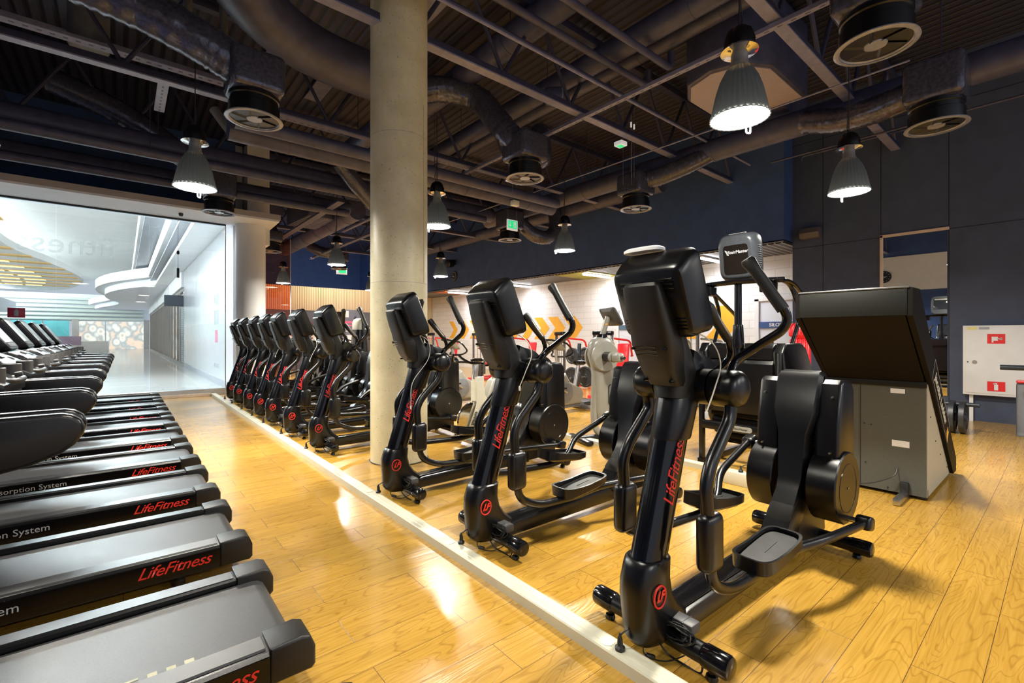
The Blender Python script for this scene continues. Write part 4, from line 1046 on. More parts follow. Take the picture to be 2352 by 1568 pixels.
bd = MB().box((-.03, 0, 1.67), (.02, .93, .15)).build('door_band', mat('slate_blue_band', (.08, .15, .22), .5, noise=.05), dr2, 0)
text('door_lettering', 'SKA', .11, M['white'], bd, ((0, -1, 0), (0, 0, 1)), (-.042, -.1, 1.67), ext=.001)

def wall_clock(label, loc, rz, d=.42):
    t = thing('wall_clock', label, 'clock', loc, rz)
    MB().lathe([(.0, .0), (d / 2, .0), (d / 2, -.04), (d / 2 - .02, -.05), (d / 2 - .025, -.035), (.001, -.035)], (0, 0, 0), 40, 'X').build('clock_case', M['frame'], t)
    n = MB()
    for k in range(12):
        a = 2 * PI * k / 12; n.box((-.038, math.sin(a) * d * .38, math.cos(a) * d * .38), (.004, .012, .045), 0, (-a, 0, 0))
    n.build('hour_mark', M['white'], t)
    MB().box((-.042, .05, .005), (.004, .13, .014), 0).build('minute_hand', M['white'], t); MB().box((-.042, .03, -.02), (.004, .09, .016), 0, (.5, 0, 0)).build('hour_hand', M['white'], t)
    return t
wall_clock('black wall clock high on the navy bulkhead wall', (XB, 16.1, 3.85), 0)
wall_clock('black wall clock on the white upper wall behind the treadmills', (-2.56, 4.95, 3.85), PI, .5)
sp = thing('wall_speaker', 'small grey loudspeaker mounted high on the blue-grey wall panel', 'loudspeaker', (XW, 3.40, 3.5))
MB().prism([(0, -.10), (0, .12), (-.16, .10), (-.20, .0), (-.15, -.10)], -.18, .18, 'Y', bev=.02).build('speaker_case', mat('taupe_speaker', (.10, .085, .09), .5, noise=.1), sp)
MB().box((.0, 0, 0), (.03, .1, .1)).build('bracket', M['frame'], sp)
mr = thing('wall_mirror', 'tall wall mirror with a pale frame reflecting the gym', 'mirror', (XW - .003, 1.80, 0))
MB().box((-.012, 0, 1.80), (.012, .90, 2.84)).build('mirror_glass', M['mirror'], mr, 0)
MB().box((-.02, .452, 1.82), (.04, .045, 2.9), .004).box((-.02, 0, 3.25), (.04, .95, .05), .004).build('mirror_frame', M['beige'], mr, 0)
fc = thing('fire_cabinet', 'white fire hose cabinet with two red pictogram signs on the wall', 'fire cabinet', (XW, .67, 0))
MB().box((-.09, 0, 1.01), (.18, .94, 1.13), .006).build('cabinet_body', M['white'], fc)
dd = MB().box((-.185, 0, 1.01), (.012, .88, 1.06), .005).build('cabinet_door', M['white'], fc)
MB().cyl((-.19, .33, .98), (-.205, .33, .98), .03, 20).build('lock', M['steel'], dd); MB().cyl((-.19, .41, .98), (-.197, .41, .98), .01, 10).build('keyhole', M['frame'], dd)
for z, kd in ((1.36, 0), (.60, 1)):
    s = MB().box((-.193, .085, z), (.004, .20, .155)).build('red_sign', mat('signal_red%d' % kd, (.8, .02, .02), .4, noise=.03), fc, 0); s['label'] = 'red pictogram sign'
    p = MB()
    if kd == 0: p.box((-.197, .10, z), (.003, .07, .065)).box((-.197, .045, z), (.003, .06, .012)).box((-.197, .03, z), (.003, .025, .03)).box((-.197, .125, z - .045), (.003, .02, .03))
    else: p.box((-.197, .085, z - .015), (.003, .045, .09)).box((-.197, .09, z + .045), (.003, .03, .02)).box((-.197, .105, z + .04), (.003, .03, .012))
    p.build('pictogram', M['white'], s, 0)
MB().box((-.193, .36, 1.53), (.003, .12, .05)).build('yellow_sticker', mat('pale_yellow_label', (.8, .75, .3), .5, noise=.05), fc, 0); MB().box((-.193, .22, 1.53), (.003, .12, .04)).build('red_edged_sticker', M['greyprint'], fc, 0)
MB().box((-.06, .38, .22), (.05, .045, .46)).build('supply_pipe', M['white'], fc, 0)

# ---------------------------------------------------------------- far end details
for label, x, ww, mm in (('dark navy open doorway in the far oak wall', 5.2, 2.9, 'darkgrey'), ('charcoal door at the right of the far oak wall', 9.05, 1.4, 'darkgrey')):
    tag(MB().box((x, YF - .022, 1.24), (ww, .035, 2.44)).build('dark_doorway', M[mm], None, 0), label, 'doorway')
ps = thing('poster', 'grey wall poster with pink print on the far oak wall', 'poster', (7.85, YF - .03, 1.6))
MB().box((0, 0, 0), (.95, .02, 1.95)).build('poster_sheet', M['poster'], ps, 0)
MB().box((-.2, -.013, .42), (.5, .005, .10)).box((-.2, -.013, .28), (.5, .005, .06)).build('pink_heading', M['pink'], ps, 0)
MB().box((-.30, -.013, .78), (.22, .005, .28)).box((0, -.013, .02), (.8, .005, .03)).box((0, -.013, -.4), (.8, .005, .5)).build('white_print', M['white'], ps, 0)
bn = thing('banner_stand', 'narrow pale banner standing in front of the dark doorway', 'banner', (6.5, YF - .5, 0))
MB().box((0, 0, 1.25), (.42, .02, 2.1)).build('banner_sheet', M['greyprint'], bn, 0); MB().box((0, 0, .08), (.5, .2, .12)).build('banner_foot', M['frame'], bn, 0)
tag(MB().lathe([(.001, 0), (.09, 0), (.10, -.03), (.08, -.09), (.04, -.12), (.001, -.125)], (9.85, YF - .001, 2.82), 24, 'Y').build('wall_camera', M['white'], None), 'small white dome camera on the far oak wall', 'camera')
# orange glass partition with round lettered sign
og = thing('orange_glass_partition', 'tall orange tinted glass partition behind the white column', 'glass partition', (3.35, 17.0, 0))
for k, x in enumerate((-.70, .45)):
    MB().box((x, 0, 2.35), (1.12, .012, 4.7)).build('glass_pane', M['orglass'], og, 0)
MB().box((.99 + .03, 0, 2.35), (.03, .03, 4.7)).build('edge_profile', M['alu'], og, 0)
rs_ = thing('round_sign', 'round white sign with red and black lettering behind the trainers', 'sign', (4.35, 16.2, 1.35))
MB().lathe([(.001, -.01), (.62, -.01), (.62, .01), (.001, .01)], (0, 0, 0), 40, 'Y').build('sign_disc', M['white'], rs_, 30)
MB().tube([Vector((.64 * math.cos(a), 0, .64 * math.sin(a))) for a in [2 * PI * k / 40 for k in range(41)]], .025, 8).build('sign_rim', M['frame'], rs_)
text('sign_lettering', 'OSHE', .42, mat('maroon_print', (.22, .02, .07), .5, noise=.05), rs_, ((0, 0, -1), (1, 0, 0)), (.34, -.014, .05), ext=.002, bold=.004)
text('sign_letter', 'r', .55, M['redpaint'], rs_, ((1, 0, 0), (0, 0, 1)), (-.12, -.014, .22), ext=.002)
MB().cyl((0, .03, -1.35), (0, .03, -.5), .03, 12).build('sign_post', M['frame'], rs_)
# ---------------------------------------------------------------- roof trusses (run along x)
def truss(y, x0, x1, label):
    t = thing('roof_truss', label, 'roof truss', (0, y, 0), 0, 'dark steel roof trusses')
    zb, zt = 4.84, 6.05
    MB().box(((x0 + x1) / 2, 0, zb + .03), (x1 - x0, .10, .09), .008).build('bottom_chord', M['truss'], t)
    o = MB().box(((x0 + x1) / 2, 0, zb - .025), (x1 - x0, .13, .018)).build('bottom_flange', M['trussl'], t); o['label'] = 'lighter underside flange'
    MB().box(((x0 + x1) / 2, 0, zt), (x1 - x0, .12, .12), .008).build('top_chord', M['truss'], t)
    n = max(1, round((x1 - x0) / 1.35)); st = (x1 - x0) / n
    a = None
    for k in range(n):
        xa = x0 + st * k
        MB().cyl((xa, 0, zb + .05), (xa + st / 2, 0, zt - .04), .028, 8).build('diagonal', M['truss'], t)
        MB().cyl((xa + st, 0, zb + .05), (xa + st / 2, 0, zt - .04), .028, 8).build('diagonal', M['truss'], t)
    return t
for i, y in enumerate((2.05, 4.85, 7.8, 10.5, 13.2, 16.0, 18.8)):
    truss(y, -2.6 if y < 13 else 2.4, XB if y > 3.7 else XW, ['roof truss nearest the viewer, crossing towards the blue-grey panels', 'roof truss crossing just in front of the concrete column top', 'roof truss that passes behind the concrete column', 'fourth roof truss from the front, by the exit sign', 'fifth roof truss from the front, over the glazing line', 'sixth roof truss from the front', 'last roof truss before the oak wall'][i])

# ---------------------------------------------------------------- ducts and pipes
def duct(label, pts, r, m='duct', rad=.35, joints=(), name='round_duct', cat='duct', group=None, strap=1.2):
    P = rnd(pts, rad, 6) if len(pts) > 2 else [Vector(p) for p in pts]
    t = thing(name, label, cat, (0, 0, 0), 0, group)
    MB().tube(P, r, 28).build('duct_run', M[m], t, 50)
    A, Bv = Vector(pts[0]), Vector(pts[-1])
    L = (Bv - A).length
    if len(pts) == 2 and strap:
        n = int(L / strap)
        for k in range(n):
            p = A.lerp(Bv, (k + .5) / n); d = (Bv - A).normalized() * .012
            MB().cyl(p - d, p + d, r * 1.035, 28).build('joint_band', M[m], t)
            if k % 2: MB().cyl(p + Vector((0, 0, r)), (p.x, p.y, 6.2), .006, 6).build('hanger_rod', M['truss'], t)
    return t
duct('large dark duct running from the left foreground past the top of the concrete column', [(-.2, 4.6, 5.75), (.5, 5.4, 5.45), (1.6, 6.75, 5.35), (3.6, 6.85, 5.35)], .33, rad=.9)
duct('upper of the front pair of long dark pipes across the left ceiling', [(-2.6, 10.0, 4.65), (7.6, 10.0, 4.65)], .19, group='long dark pipes across the left ceiling', strap=1.7)
duct('thin pipe below the front pair of dark pipes across the left ceiling', [(-2.6, 9.72, 4.42), (7.2, 9.72, 4.42)], .085, group='long dark pipes across the left ceiling', strap=1.7)
duct('large rear pipe across the ceiling above the white soffit', [(-2.6, 11.75, 4.62), (4.4, 11.75, 4.62)], .17, group='long dark pipes across the left ceiling', strap=1.7)
duct('thin rear pipe just above the white soffit', [(-2.6, 11.5, 4.45), (4.3, 11.5, 4.45)], .085, group='long dark pipes across the left ceiling', strap=1.7)
duct('large dark pipe ending near the bulkhead behind the exit sign', [(1.2, 8.05, 4.50), (7.98, 8.05, 4.50)], .17, group='dark pipes right of the concrete column', strap=1.6)
duct('smaller dark pipe in front of the pipe that ends near the bulkhead', [(1.2, 7.5, 4.42), (7.6, 7.5, 4.42)], .10, group='dark pipes right of the concrete column', strap=1.6)
duct('round duct along the bulkhead feeding the ceiling diffusers', [(8.25, -1.2, 4.78), (8.25, 11.0, 4.78)], .20, strap=1.5, group='round ducts running the length of the gym')
duct('upper round duct above the middle of the gym', [(5.35, -1.5, 5.45), (5.35, 12.5, 5.45)], .16, strap=1.2, group='round ducts running the length of the gym')
duct('wide spiral duct left of the middle round duct', [(4.35, 1.0, 5.72), (4.35, 9.5, 5.72)], .20, strap=1.2, group='round ducts running the length of the gym')
duct('slim round duct right of the middle round duct', [(5.93, -1.5, 5.6), (5.93, 13.5, 5.6)], .12, strap=1.2, group='round ducts running the length of the gym')
duct('open ended round duct left of the concrete column', [(3.42, 7.35, 5.05), (3.42, 9.1, 5.05)], .17, strap=.6, group='round ducts running the length of the gym')
duct('long spiral duct far over the bulkhead side', [(9.5, 6.0, 4.9), (9.5, 20.0, 4.9)], .19, strap=1.2, group='round ducts running the length of the gym')
duct('far round duct beside the oak wall', [(4.8, 12.2, 4.75), (4.8, 19.5, 4.75)], .24, strap=1.2, group='round ducts running the length of the gym')
duct('second far round duct near the white column', [(3.1, 13.4, 4.75), (3.1, 19.8, 4.75)], .20, strap=1.2, group='round ducts running the length of the gym')
tag(MB().cyl((-.36, 8.6, 5.32), (-.36, 8.6, 6.2), .22, 32, bev=.03).build('vertical_duct', M['grey'], None, 50), 'short grey vertical duct stub at the left under the roof deck', 'duct')
for i, (x, y) in enumerate(((.65, 7.4), (1.05, 7.4))):
    tag(MB().cyl((x, y, 5.25), (x, y, 6.2), .05, 16).build('drop_pipe', M['grey'], None, 50), ['left', 'right'][i] + ' of the two slim grey drop pipes behind the large left flexible duct', 'pipe')
tag(MB().cyl((1.35, 8.6, 4.62), (1.1, 8.7, 5.0), .07, 16).build('drop_pipe', M['grey'], None, 50), 'short slanted grey pipe stub below the left diffuser', 'pipe')
def rod(name, label, pts, r, m='truss', group=None, cat='pipe', rad=.12):
    o = MB().tube(rnd(pts, rad, 4) if len(pts) > 2 else pts, r, 10).build(name, M[m], None, 50)
    return tag(o, label, cat, group)
sg_ = 'sprinkler pipes and conduits under the roof deck'
rod('sprinkler_pipe', 'lower of the two brown sprinkler pipes that end near the high bay lamp', [(1.7, 4.10, 5.18), (6.1, 4.10, 5.18), (6.1, 4.10, 5.42)], .048, 'duct', sg_)
rod('sprinkler_pipe', 'upper of the two brown sprinkler pipes that end near the high bay lamp', [(1.7, 3.62, 5.18), (5.95, 3.62, 5.18), (5.95, 3.62, 5.42)], .048, 'duct', sg_)
rod('conduit', 'thin grey conduit beside the sprinkler pipes', [(1.5, 4.22, 4.92), (9.9, 4.22, 4.92)], .020, 'trussl', sg_, 'conduit')
rod('conduit', 'second thin conduit above the grey conduit', [(1.5, 4.30, 5.02), (9.6, 4.30, 5.02)], .024, 'truss', sg_, 'conduit')
rod('conduit', 'thin conduit along the wall at the upper right', [(9.6, -1.0, 4.75), (9.6, 3.7, 4.75)], .018, 'duct', sg_, 'conduit')
rod('conduit', 'grey cable rod hung over the row of lamps', [(7.05, 1.2, 4.62), (7.05, 17, 4.62)], .012, 'trussl', sg_, 'conduit')
rod('conduit', 'cranked conduit on top of the blue-grey panels', [(10.6, 3.5, 4.95), (10.6, 3.5, 5.05), (10.6, 1.2, 5.05)], .02, 'duct', sg_, 'conduit')
def tray(label, a, b, w=.07, m='trussl', zt=True):
    a, b = Vector(a), Vector(b); d = (b - a); L = d.length
    t = thing('cable_tray', label, 'cable tray', (a + b) / 2, math.atan2(d.y, d.x), 'perforated cable trays')
    MB().box((0, 0, 0), (L, w, .012)).box((0, w / 2, .02), (L, .006, .04)).box((0, -w / 2, .02), (L, .006, .04)).build('tray_channel', M[m], t, 0)
    h = MB(); n = int(L / .12)
    for k in range(min(n, 120)): h.box((-L / 2 + L * (k + .5) / min(n, 120), 0, -.0065), (.05, w * .2, .002))
    h.build('slot_row', M['truss'], t, 0)
    return t
tray('cable tray running down the middle of the gym under the trusses', (5.42, -1, 4.74), (5.42, 15, 4.74))
tray('first cable tray at the left crossing behind the vertical duct', (-2.6, 8.9, 5.55), (1.9, 8.9, 5.55), .22)
tray('second cable tray at the left crossing behind the vertical duct', (-2.6, 8.4, 5.3), (1.2, 8.4, 5.3), .16)
tray('cable tray crossing behind the left diffuser', (1.6, 9.0, 5.3), (6.2, 9.0, 5.3), .16)
tray('wide cable tray left of the concrete column', (1.4, 9.45, 5.1), (5.2, 9.45, 5.1), .20)
tray('cable tray along the far left side over the trainers', (3.8, 10.6, 4.45), (3.8, 19, 4.45), .16, 'duct')
tray('far cable tray over the round sign', (5.6, 11.5, 4.4), (5.6, 19, 4.4), .12, 'duct')
tray('short bright tray hanging down from the third truss at the left', (.42, 7.82, 4.80), (.42, 8.9, 4.86), .12)
# light skylight-like ceiling boards between ducts
for i, (x, y, w_, l_) in enumerate(((2.0, 8.4, .35, 1.6), (2.9, 9.3, .3, .9), (3.4, 6.0, .30, .8))):
    tag(MB().box((x, y, 6.14), (w_, l_, .03), 0, (0, 0, 0)).build('deck_board', M['trussl'], None, 0), ['longest', 'middle', 'shortest'][i] + ' pale board fixed under the roof deck left of the column', 'ceiling board')
# air handling unit hanging over the lamps on the right
ah = thing('air_handling_unit', 'dark hanging air unit with rounded end behind the nearest lamp', 'air unit', (7.0, 3.15, 5.0))
MB().prism([(-.75, -.4), (-.35, -.62), (.9, -.62), (.9, .62), (-.35, .62), (-.75, .4), (-.88, 0)], 0, 1.1, 'Z', bev=.05).build('unit_casing', M['duct'], ah)
o = MB().prism([(-.70, -.36), (-.33, -.57), (.85, -.57), (.85, .57), (-.33, .57), (-.70, .36), (-.82, 0)], -.015, .0, 'Z').build('unit_underside', mat('pale_mauve_sheet', (.34, .29, .33), .5, noise=.05), ah, 0); o['label'] = 'pale mauve underside'
MB().box((1.5, .1, .35), (1.2, .7, .6), .03).build('outlet_duct', M['duct'], ah)
rd = thing('rectangular_duct', 'ribbed rectangular duct piece hanging beyond the white column', 'duct', (4.3, 14.15, 4.85), .1)
MB().box((0, 0, .1), (1.0, 1.6, .5), .02).build('duct_box', M['duct'], rd)
rb = MB()
for k in range(14): rb.box((-.46 + .07 * k, 0, -.155), (.02, 1.55, .02))
rb.build('rib', M['trussl'], rd, 0)

# ---------------------------------------------------------------- swirl diffusers with plenum and flexible duct
def diffuser(label, x, y, z, flex, plen=.34, r=.3):
    t = thing('ceiling_diffuser', label, 'ceiling diffuser', (x, y, z), 0, 'round ceiling diffusers on flexible ducts')
    MB().lathe([(.20, .06), (.245, .03), (.262, .008), (.262, .0), (.29, 0), (.302, .006), (.30, .016), (.27, .022), (.22, .07)], (0, 0, 0), 48).build('diffuser_ring', M['diff'], t)
    MB().lathe([(.255, .02), (.265, .03), (.265, .16), (.25, .17), (.25, .22), (.262, .23), (.262, .27), (.235, .28), (.235, .05), (.25, .04)], (0, 0, 0), 40).build('collar', M['black'], t)
    b = MB()
    for k in range(6):
        a = 2 * PI * k / 6 + .3
        b.box((math.cos(a) * .15, math.sin(a) * .15, .04), (.17, .11, .004), 0, Matrix.Rotation(a, 3, 'Z') @ Matrix.Rotation(.6, 3, 'X'))
    b.build('swirl_blade', M['blacktex'], t, 0)
    MB().lathe([(.001, .012), (.082, .012), (.086, .02), (.08, .03), (.001, .03)], (0, 0, 0), 28).build('centre_disc', M['diff'], t)
    MB().box((.05, .02, .04), (.012, .12, .012)).box((-.03, .03, .045), (.02, .02, .03)).build('bracket', M['steel'], t, 0)
    p = MB(); p.box((0, 0, .27 + plen / 2), (.56, .56, plen), .07, None, 4); p.build('plenum_box', M['flex'], t)
    if flex:
        pts = crom([Vector(q) - Vector((x, y, z)) for q in flex[0]], 14)
        rs = random.Random(int(x * 10 + y))
        MB().tube(pts, [flex[1] * (1 + .06 * rs.random()) for _ in pts], 26, rib=.05).build('flexible_duct', M['flex'], t, 60)
    return t
ze = 3.9
diffuser('large round diffuser hanging at the upper left behind the left lamp', 1.17, 6.07, ze, ([(-1.6, 6.6, 5.1), (-.7, 6.35, 4.98), (.1, 6.2, 4.82), (.65, 6.1, 4.62), (1.05, 6.07, 4.45)], .22), plen=.45)
diffuser('round diffuser over the left end of the glazing above the soffit', 1.50, 11.1, ze, ([(-.9, 10.7, 5.6), (-.2, 10.6, 5.35), (.5, 10.6, 5.0), (.95, 10.75, 4.7), (1.15, 10.9, 4.45), (1.35, 11.05, 4.35)], .20), plen=.6)
diffuser('nearest round diffuser at the upper right', 5.0, 1.08, ze, ([(5.3, 1.5, 5.3), (5.25, 1.35, 4.9), (5.05, 1.15, 4.55), (5.0, 1.1, 4.35)], .20), plen=.42)
diffuser('round diffuser at the right edge under its boxed plenum', 7.48, 1.03, ze, ([(8.1, 2.6, 4.7), (7.9, 2.1, 4.5), (7.65, 1.6, 4.4), (7.5, 1.2, 4.4)], .17), plen=.5)
diffuser('round diffuser right of the concrete column with a long crumpled duct', 4.92, 5.57, ze, ([(3.6, 6.85, 5.35), (4.05, 6.7, 5.5), (4.5, 6.35, 5.38), (4.65, 6.0, 4.95), (4.75, 5.75, 4.6), (4.9, 5.57, 4.42)], .20), plen=.42)
diffuser('round diffuser hanging below the wall duct near the lamps', 7.79, 5.51, ze, ([(8.25, 4.2, 4.75), (8.1, 4.6, 4.6), (7.95, 5.1, 4.48), (7.8, 5.4, 4.45)], .17), plen=.42)
diffuser('round diffuser beside the hanging exit sign with a U shaped duct', 7.77, 9.4, ze, ([(9.2, 9.2, 4.9), (9.15, 9.1, 4.4), (8.9, 9.1, 4.1), (8.5, 9.2, 4.1), (8.15, 9.35, 4.35), (7.9, 9.4, 4.45)], .18), plen=.5)
diffuser('round diffuser just right of the white column', 3.36, 15.2, ze, ([(3.1, 16.6, 4.8), (3.15, 16.1, 4.9), (3.3, 15.5, 4.7), (3.36, 15.2, 4.45)], .22), plen=.35)
diffuser('far small round diffuser left of the concrete column', 6.2, 17.5, ze, ([(5.2, 17.8, 4.7), (5.6, 17.6, 4.5), (6.1, 17.5, 4.45)], .18), plen=.35)
fl = MB().tube(crom([(5.55, 5.9, 4.95), (5.45, 5.75, 4.6), (5.3, 5.6, 4.35), (5.12, 5.57, 4.3)], 14), .17, 24, rib=.05)
tag(fl.build('flexible_duct', M['flex'], None, 60), 'short crumpled duct elbow at the right of the middle diffuser', 'duct')
fl = MB().tube(crom([(3.3, 9.3, 4.85), (3.7, 9.4, 4.5), (4.2, 9.6, 4.2)], 14), .17, 24, rib=.05)
tag(fl.build('flexible_duct', M['flex'], None, 60), 'crumpled duct end just left of the concrete column', 'duct')

# ---------------------------------------------------------------- high bay pendant lamps
def lamp():
    t = thing('pendant_lamp', 'x', 'pendant lamp', (0, 0, 0), 0, 'high bay pendant lamps')
    MB().lathe([(.001, .70), (.055, .70), (.09, .67), (.112, .60), (.112, .545), (.10, .54), (.001, .54)], (0, 0, 0), 32).build('ballast_housing', M['black'], t)
    MB().lathe([(.055, .545), (.10, .548), (.132, .53), (.135, .518), (.09, .512), (.06, .50)], (0, 0, 0), 32).build('bright_collar', M['chrome'], t)
    MB().lathe([(.06, .52), (.062, .43), (.075, .40), (.07, .39)], (0, 0, 0), 32).build('neck', M['grey'], t)
    MB().lathe([(.066, .405), (.098, .375), (.138, .30), (.168, .21), (.190, .11), (.205, .04), (.215, .012), (.22, 0), (.212, 0), (.198, .04), (.183, .11), (.161, .21), (.131, .30), (.09, .375), (.05, .40)], (0, 0, 0), 64, flute=.035).build('ribbed_shade', M['shade'], t, 20)
    MB().lathe([(.001, -.012), (.12, -.008), (.205, .004), (.205, .012), (.001, .012)], (0, 0, 0), 40).build('lit_glass', M['lamp'], t)
    MB().tube(rnd([(.16, .02, 0), (.165, .02, -.055), (.19, .0, -.06), (.195, .0, 0)], .02), .007, 8).build('clasp', M['white'], t)
    c = MB(); c.cyl((0, 0, .70), (0, 0, 1.75), .006, 8); c.tube(crom([(.02, 0, .70), (.05, .0, .80), (.01, 0, .95), (.0, 0, 1.1)]), .005, 6); c.build('suspension_cable', M['cord'], t)
    return t
L0 = lamp(); remember(L0)
spots = [(3.66, 1.64, 3.08, 'nearest pendant lamp, large and bright above the stair climber'), (6.60, 1.68, 3.10, 'pendant lamp in front of the blue-grey wall panels'),
         (.63, 6.40, 3.09, 'pendant lamp at the left in front of the glazing'), (3.79, 6.38, 3.12, 'pendant lamp just right of the concrete column'),
         (6.80, 6.50, 3.11, 'pendant lamp in front of the navy bulkhead near the exit sign'), (6.95, 11.5, 3.10, 'pendant lamp beside the wall clock'),
         (3.96, 11.35, 3.12, 'pendant lamp left of the concrete column'), (3.95, 16.2, 3.1, 'pendant lamp over the round sign right of the white column'),
         (7.05, 16.6, 3.1, 'pendant lamp half hidden by the left edge of the concrete column'), (-1.05, 6.05, 3.09, 'pendant lamp cut by the left edge of the frame'),
         (.66, 1.64, 3.10, 'pendant lamp over the near end of the aisle, above the frame'), (.66, -3.1, 3.1, 'pendant lamp behind the camera over the aisle'), (3.7, -3.1, 3.1, 'middle pendant lamp behind the camera'), (6.7, -3.1, 3.1, 'pendant lamp behind the camera by the right wall')]
for i, (x, y, z, lb) in enumerate(spots):
    if i: dup(L0, (x, y, z), .6 * i, lb)
    else: L0.location = (x, y, z); L0['label'] = lb
def area(name, loc, size, power, col, shape='DISK', rot=(0, 0, 0), sy=None, spread=PI):
    l = bpy.data.lights.new(name, 'AREA'); l.shape = shape; l.size = size
    if sy: l.size_y = sy
    l.energy = power; l.color = col; l.spread = spread
    o = bpy.data.objects.new(name, l); COL.objects.link(o); o.location = loc; o.rotation_euler = rot
    return o
WARM = (1, .94, .82)
for i, (x, y, z, lb) in enumerate(spots):
    area('lamp_light', (x, y, z - .03), .36, 95 if i < 10 else (26 if i == 10 else 60), WARM, spread=math.radians(165))
for y in (-.2,): pass
# strip lights below the recess ceiling
for i, y in enumerate((5.6, 9.3, 13.0, 16.8)):
    t = thing('strip_light', ['strip light nearest the locker room door', 'second strip light from the locker room door', 'third strip light from the locker room door', 'farthest strip light over the block wall'][i] + ' under the slatted recess ceiling', 'strip light', (11.15, y, ZB - .10), 0, 'strip lights under the recess ceiling')
    MB().box((0, 0, 0), (1.25, .06, .05), .01).build('tube', M['led'], t); MB().box((0, 0, .04), (1.3, .08, .035), .004).build('housing', M['white'], t)
    area('strip_glow', (10.8, y, ZB - .2), 1.2, 36, (.95, .96, 1), 'RECTANGLE', sy=.1)

# ---------------------------------------------------------------- hanging signs, detectors
es = thing('exit_sign', 'green hanging exit sign with down arrow and running figure', 'exit sign', (7.05, 8.44, 4.02))
MB().box((0, 0, 0), (.32, .03, .25), .004).build('sign_body', M['signwhite'], es)
gp = MB().box((0, -.017, .01), (.26, .004, .18)).build('green_panel', M['green'], es, 0)
MB().box((-.075, -.021, .03), (.014, .003, .09)).prism([(-.105, -.005), (-.045, -.005), (-.075, -.045)], -.0225, -.0195, 'Y').build('arrow', M['signwhite'], gp, 0)
MB().box((.065, -.021, .01), (.07, .003, .12)).build('door_pictogram', M['signwhite'], gp, 0)
MB().box((.065, -.024, .045), (.02, .003, .02)).box((.06, -.024, .01), (.018, .003, .05), 0, (0, .4, 0)).box((.075, -.024, -.02), (.012, .003, .045), 0, (0, -.7, 0)).box((.05, -.024, -.025), (.012, .003, .045), 0, (0, .5, 0)).build('figure', M['green'], gp, 0)
MB().cyl((-.14, 0, .12), (-.14, 0, 1.5), .003, 6).cyl((.14, 0, .12), (.14, 0, 1.5), .003, 6).build('hanging_wire', M['trussl'], es)
MB().box((0, 0, 1.02), (.36, .06, .03)).build('top_rail', M['signwhite'], es)
e2 = thing('exit_sign', 'small green exit sign hanging far away above the oak wall', 'exit sign', (6.65, 18.5, 3.98))
MB().box((0, 0, 0), (.42, .03, .26), .004).build('sign_body', M['signwhite'], e2); MB().box((0.02, -.017, .01), (.30, .004, .17)).build('green_panel', M['green'], e2, 0)
MB().cyl((-.18, 0, .12), (-.18, 0, 2.0), .004, 6).cyl((.18, 0, .12), (.18, 0, 2.0), .004, 6).build('hanging_wire', M['trussl'], e2)
e3 = thing('exit_sign', 'small box shaped exit light hanging under the second truss', 'exit sign', (6.6, 4.98, 4.72))
MB().box((0, 0, 0), (.16, .16, .07), .004).build('sign_body', M['signwhite'], e3); MB().box((0, 0, -.036), (.12, .10, .004)).build('green_panel', M['green'], e3, 0)
dt = thing('emergency_light', 'small cream emergency light box hanging from the tray beside the exit sign', 'emergency light', (6.0, 7.1, 4.05))
MB().box((0, 0, 0), (.16, .10, .11), .01).build('light_body', M['cream'], dt); MB().box((0, 0, .06), (.17, .11, .02)).build('light_lid', M['frame'], dt); MB().cyl((-.06, 0, .06), (-.06, 0, .68), .004, 6).build('hanging_wire', M['trussl'], dt)
for i, (x, y, z) in enumerate(((7.0, 5.05, 5.15), (7.1, 5.3, 5.1), (7.3, 5.2, 5.25), (7.5, 5.4, 5.2))):
    t = thing('wire_gripper', ['first', 'second', 'third', 'fourth'][i] + ' of the four small pale wire grippers under the deck', 'gripper', (x, y, z), 0, 'small wire grippers')
    MB().cyl((0, 0, 0), (0, 0, .09), .016, 8).build('gripper_body', M['signwhite'], t); MB().cyl((0, 0, -.9), (0, 0, 1.0), .003, 6).build('wire', M['trussl'], t)
pj = thing('projector_speaker', 'cylindrical dark horn loudspeaker beside the crumpled duct', 'loudspeaker', (4.95, 5.0, 5.0), -.5)
MB().cyl((-.10, 0, 0), (.12, 0, 0), .12, 28, r2=.15).build('horn', M['duct'], pj); MB().cyl((.12, 0, 0), (.135, 0, 0), .152, 28).build('horn_rim', M['trussl'], pj)
wsp = thing('wall_spotlight', 'small black loudspeaker under the trusses next to the wall clock', 'loudspeaker', (10.1, 16.0, 4.35))
MB().cyl((-.16, -.05, -.05), (.12, .02, .0), .16, 20, bev=.02).build('speaker_can', M['black'], wsp); MB().box((.18, 0, .05), (.2, .03, .2)).build('bracket', M['frame'], wsp)
sd = thing('soffit_sensor', 'tiny dark sensor under the white soffit', 'sensor', (.98, 12.6, 4.12))
MB().lathe([(.001, -.07), (.03, -.065), (.045, -.03), (.04, 0)], (0, 0, 0), 16).build('sensor_dome', M['frame'], sd)
cs = thing('pull_cord', 'thin cord with a small handle hanging by the glazing', 'cord', (.95, 12.9, 0))
MB().cyl((0, 0, 2.75), (0, 0, 4.1), .004, 6).build('cord_line', M['greyprint'], cs); MB().lathe([(.001, 3.24), (.03, 3.26), (.025, 3.32), (.001, 3.34)], (0, 0, 0), 12).build('bead', M['frame'], cs); MB().box((0, 0, 2.83), (.05, .03, .22), .012).build('cord_handle', M['frame'], cs)
